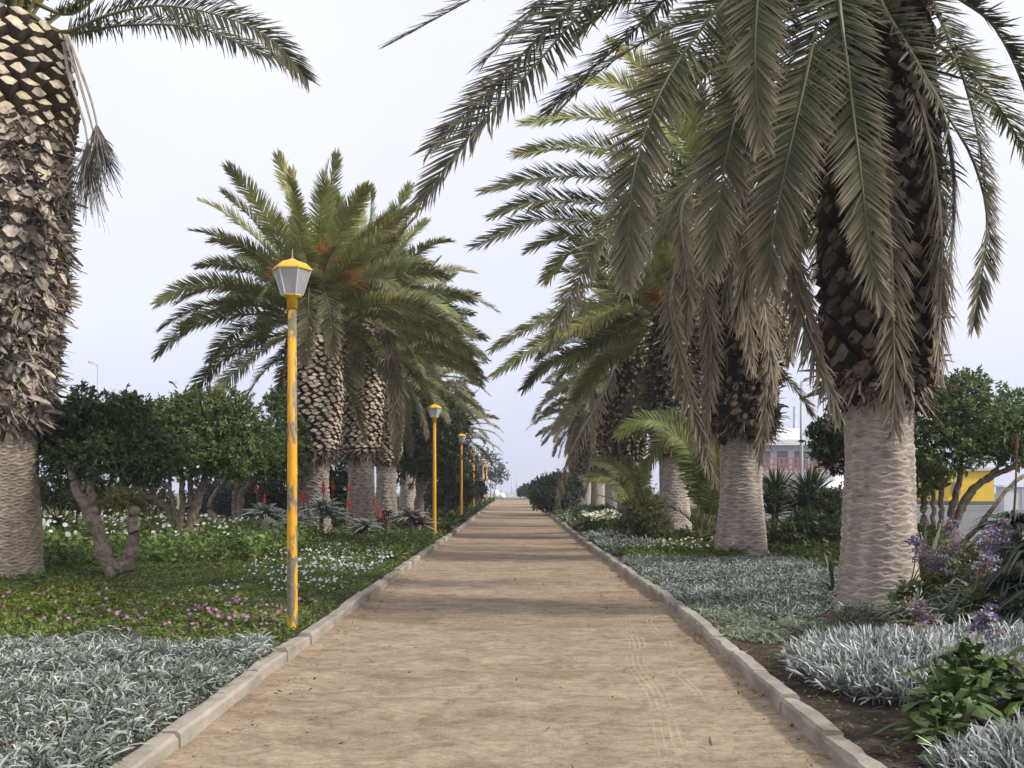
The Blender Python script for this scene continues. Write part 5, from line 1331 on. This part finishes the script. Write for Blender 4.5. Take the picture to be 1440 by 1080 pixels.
# yellow house
Yh = 84; xh0, xh1 = P(1334, 700, Yh)[0], P(1398, 700, Yh)[0]; xm = P(1362, 700, Yh)[0]
root = empty('yellow_building', (xh0, Yh, -.05), 'yellow walled building with a dark skirting behind the right-hand bushy tree', 'building')
Hh = 3.1
mb = MB(); box(mb, 0, xh1 - xh0, 0, 7, .52, Hh, (.72, .47, .035)); mb.build('wall', M['paint'], root)
mb = MB(); box(mb, -.03, xh1 - xh0 + .03, -.03, 7.03, 0, .517, (.10, .10, .11)); mb.build('skirting', M['paint'], root)
mb = MB(); box(mb, -.3, xh1 - xh0 + .3, -.3, 7.3, Hh + .003, Hh + .25, (.55, .52, .48)); mb.build('roof', M['paint'], root)
mb = MB(); box(mb, .2, 1.0, -.09, -.003, 1.1, 2.2, (.40, .30, .06)); wd = mb.build('window', M['paint'], root)
mb = MB(); box(mb, .28, .92, -.11, -.093, 1.18, 2.12, (.12, .13, .14)); mb.build('pane', M['metal'], wd)
mb = MB(); xw = xh1 - xh0
root2 = empty('white_hut', (xh1 + .5, 70, -.05), 'pale grey hut with a white roof at the right frame edge', 'hut')
xw0 = P(1412, 700, 70)[0] - (xh1 + .5); xw1 = P(1480, 700, 70)[0] - (xh1 + .5); zh = P(0, 684, 70)[2]
box(mb, xw0, xw1, 0, 1.2, 0, zh, (.56, .57, .62)); mb.build('wall', M['paint'], root2)
mb = MB(); box(mb, xw0 - .15, xw1 + .15, -.15, 1.35, zh + .003, zh + .14, (.78, .78, .78)); mb.build('roof', M['paint'], root2)
mb = MB(); box(mb, xw0 + 1.2, xw0 + 2.0, -.06, -.003, .05, 1.5, (.42, .43, .46)); mb.build('door', M['paint'], root2)

# end of the path
mb = MB(); box(mb, -9, 3.5, 168, 168.3, -.05, .75, (.66, .68, .7)); o = mb.build('low_wall', M['paint']); tag(o, 'long low white wall closing the end of the path', 'wall')
rock('left of two whitewashed boulders at the path end', (P(698, 0, 150)[0], 150, .55), (.55, .5, .75), rng, 'boulder', (.75, .75, .75), 'boulder')
rock('right, smaller of two whitewashed boulders at the path end', (P(706, 0, 149)[0], 149, .35), (.5, .5, .5), rng, 'boulder', (.75, .75, .75), 'boulder')

# ------------------------------------------------------------------ light, sky, camera
SUN = np.array([1.0, -.32, .78]); SUN /= np.linalg.norm(SUN)
ld = bpy.data.lights.new('sun', 'SUN'); ld.energy = 3.2; ld.angle = math.radians(7); ld.color = (1.0, .95, .87)
lo = bpy.data.objects.new('sun', ld); COL.objects.link(lo)
lo.rotation_euler = Vector(-SUN).to_track_quat('-Z', 'Y').to_euler(); lo.location = (20, -10, 30)

w = bpy.data.worlds.new('World'); scene.world = w; w.use_nodes = True
nt = w.node_tree; nt.nodes.clear()
sky = nt.nodes.new('ShaderNodeTexSky'); sky.sky_type = 'NISHITA'; sky.sun_disc = False
sky.sun_elevation = math.asin(SUN[2]); sky.sun_rotation = math.atan2(SUN[0], SUN[1]); sky.dust_density = 5; sky.air_density = 1
SKY_K = .095
tc = nt.nodes.new('ShaderNodeTexCoord'); sep = nt.nodes.new('ShaderNodeSeparateXYZ'); nt.links.new(tc.outputs['Generated'], sep.inputs[0])
veil = ramp(nt, sep.outputs['Z'], [(0.0, (6.7, 7.0, 8.9)), (.16, (8.1, 8.3, 9.5)), (.4, (8.7, 8.8, 9.5)), (1, (9.0, 9.1, 9.7))])
cl = ramp(nt, noise(nt, 2.2, 4, .5, tc.outputs['Generated']), [(.35, (.94, .95, .975)), (.68, (1.03, 1.03, 1.02))])
veil = mixc(nt, veil, cl, 1.0, 'MULTIPLY')
col = mixc(nt, sky.outputs[0], veil, .88)
bg = nt.nodes.new('ShaderNodeBackground'); bg.inputs['Strength'].default_value = SKY_K
nt.links.new(col, bg.inputs['Color'])
out = nt.nodes.new('ShaderNodeOutputWorld'); nt.links.new(bg.outputs[0], out.inputs['Surface'])

# thin sea haze over the whole avenue
HAZE = 0.0007
if HAZE:
    mb = MB(); box(mb, -510, 510, -50, 710, -1.4, 15)
    m, nt, N = new_mat('sea haze')
    v = nt.nodes.new('ShaderNodeVolumePrincipled'); v.inputs['Color'].default_value = (.93, .94, 1, 1); v.inputs['Density'].default_value = HAZE
    v.inputs['Anisotropy'].default_value = 0.2
    o_ = nt.nodes.new('ShaderNodeOutputMaterial'); nt.links.new(v.outputs[0], o_.inputs['Volume'])
    o = mb.build('haze', m); o['kind'] = 'stuff'

cd = bpy.data.cameras.new('camera'); cam = bpy.data.objects.new('camera', cd); COL.objects.link(cam)
cam.location = (0, 0, CAMH); cam.rotation_euler = (PI / 2, 0, 0)
cd.sensor_width = 36; cd.lens = 35.0; cd.shift_x = -2 / 1440; cd.shift_y = 146 / 1440
cd.clip_start = .1; cd.clip_end = 4000
scene.camera = cam
vs = scene.view_settings; vs.view_transform = 'Standard'; vs.look = 'None'; vs.exposure = 0.38; vs.gamma = 1; vs.use_curve_mapping = False
scene.cycles.max_bounces = 5; scene.cycles.diffuse_bounces = 3; scene.cycles.transmission_bounces = 4; scene.cycles.glossy_bounces = 2; scene.cycles.volume_bounces = 0
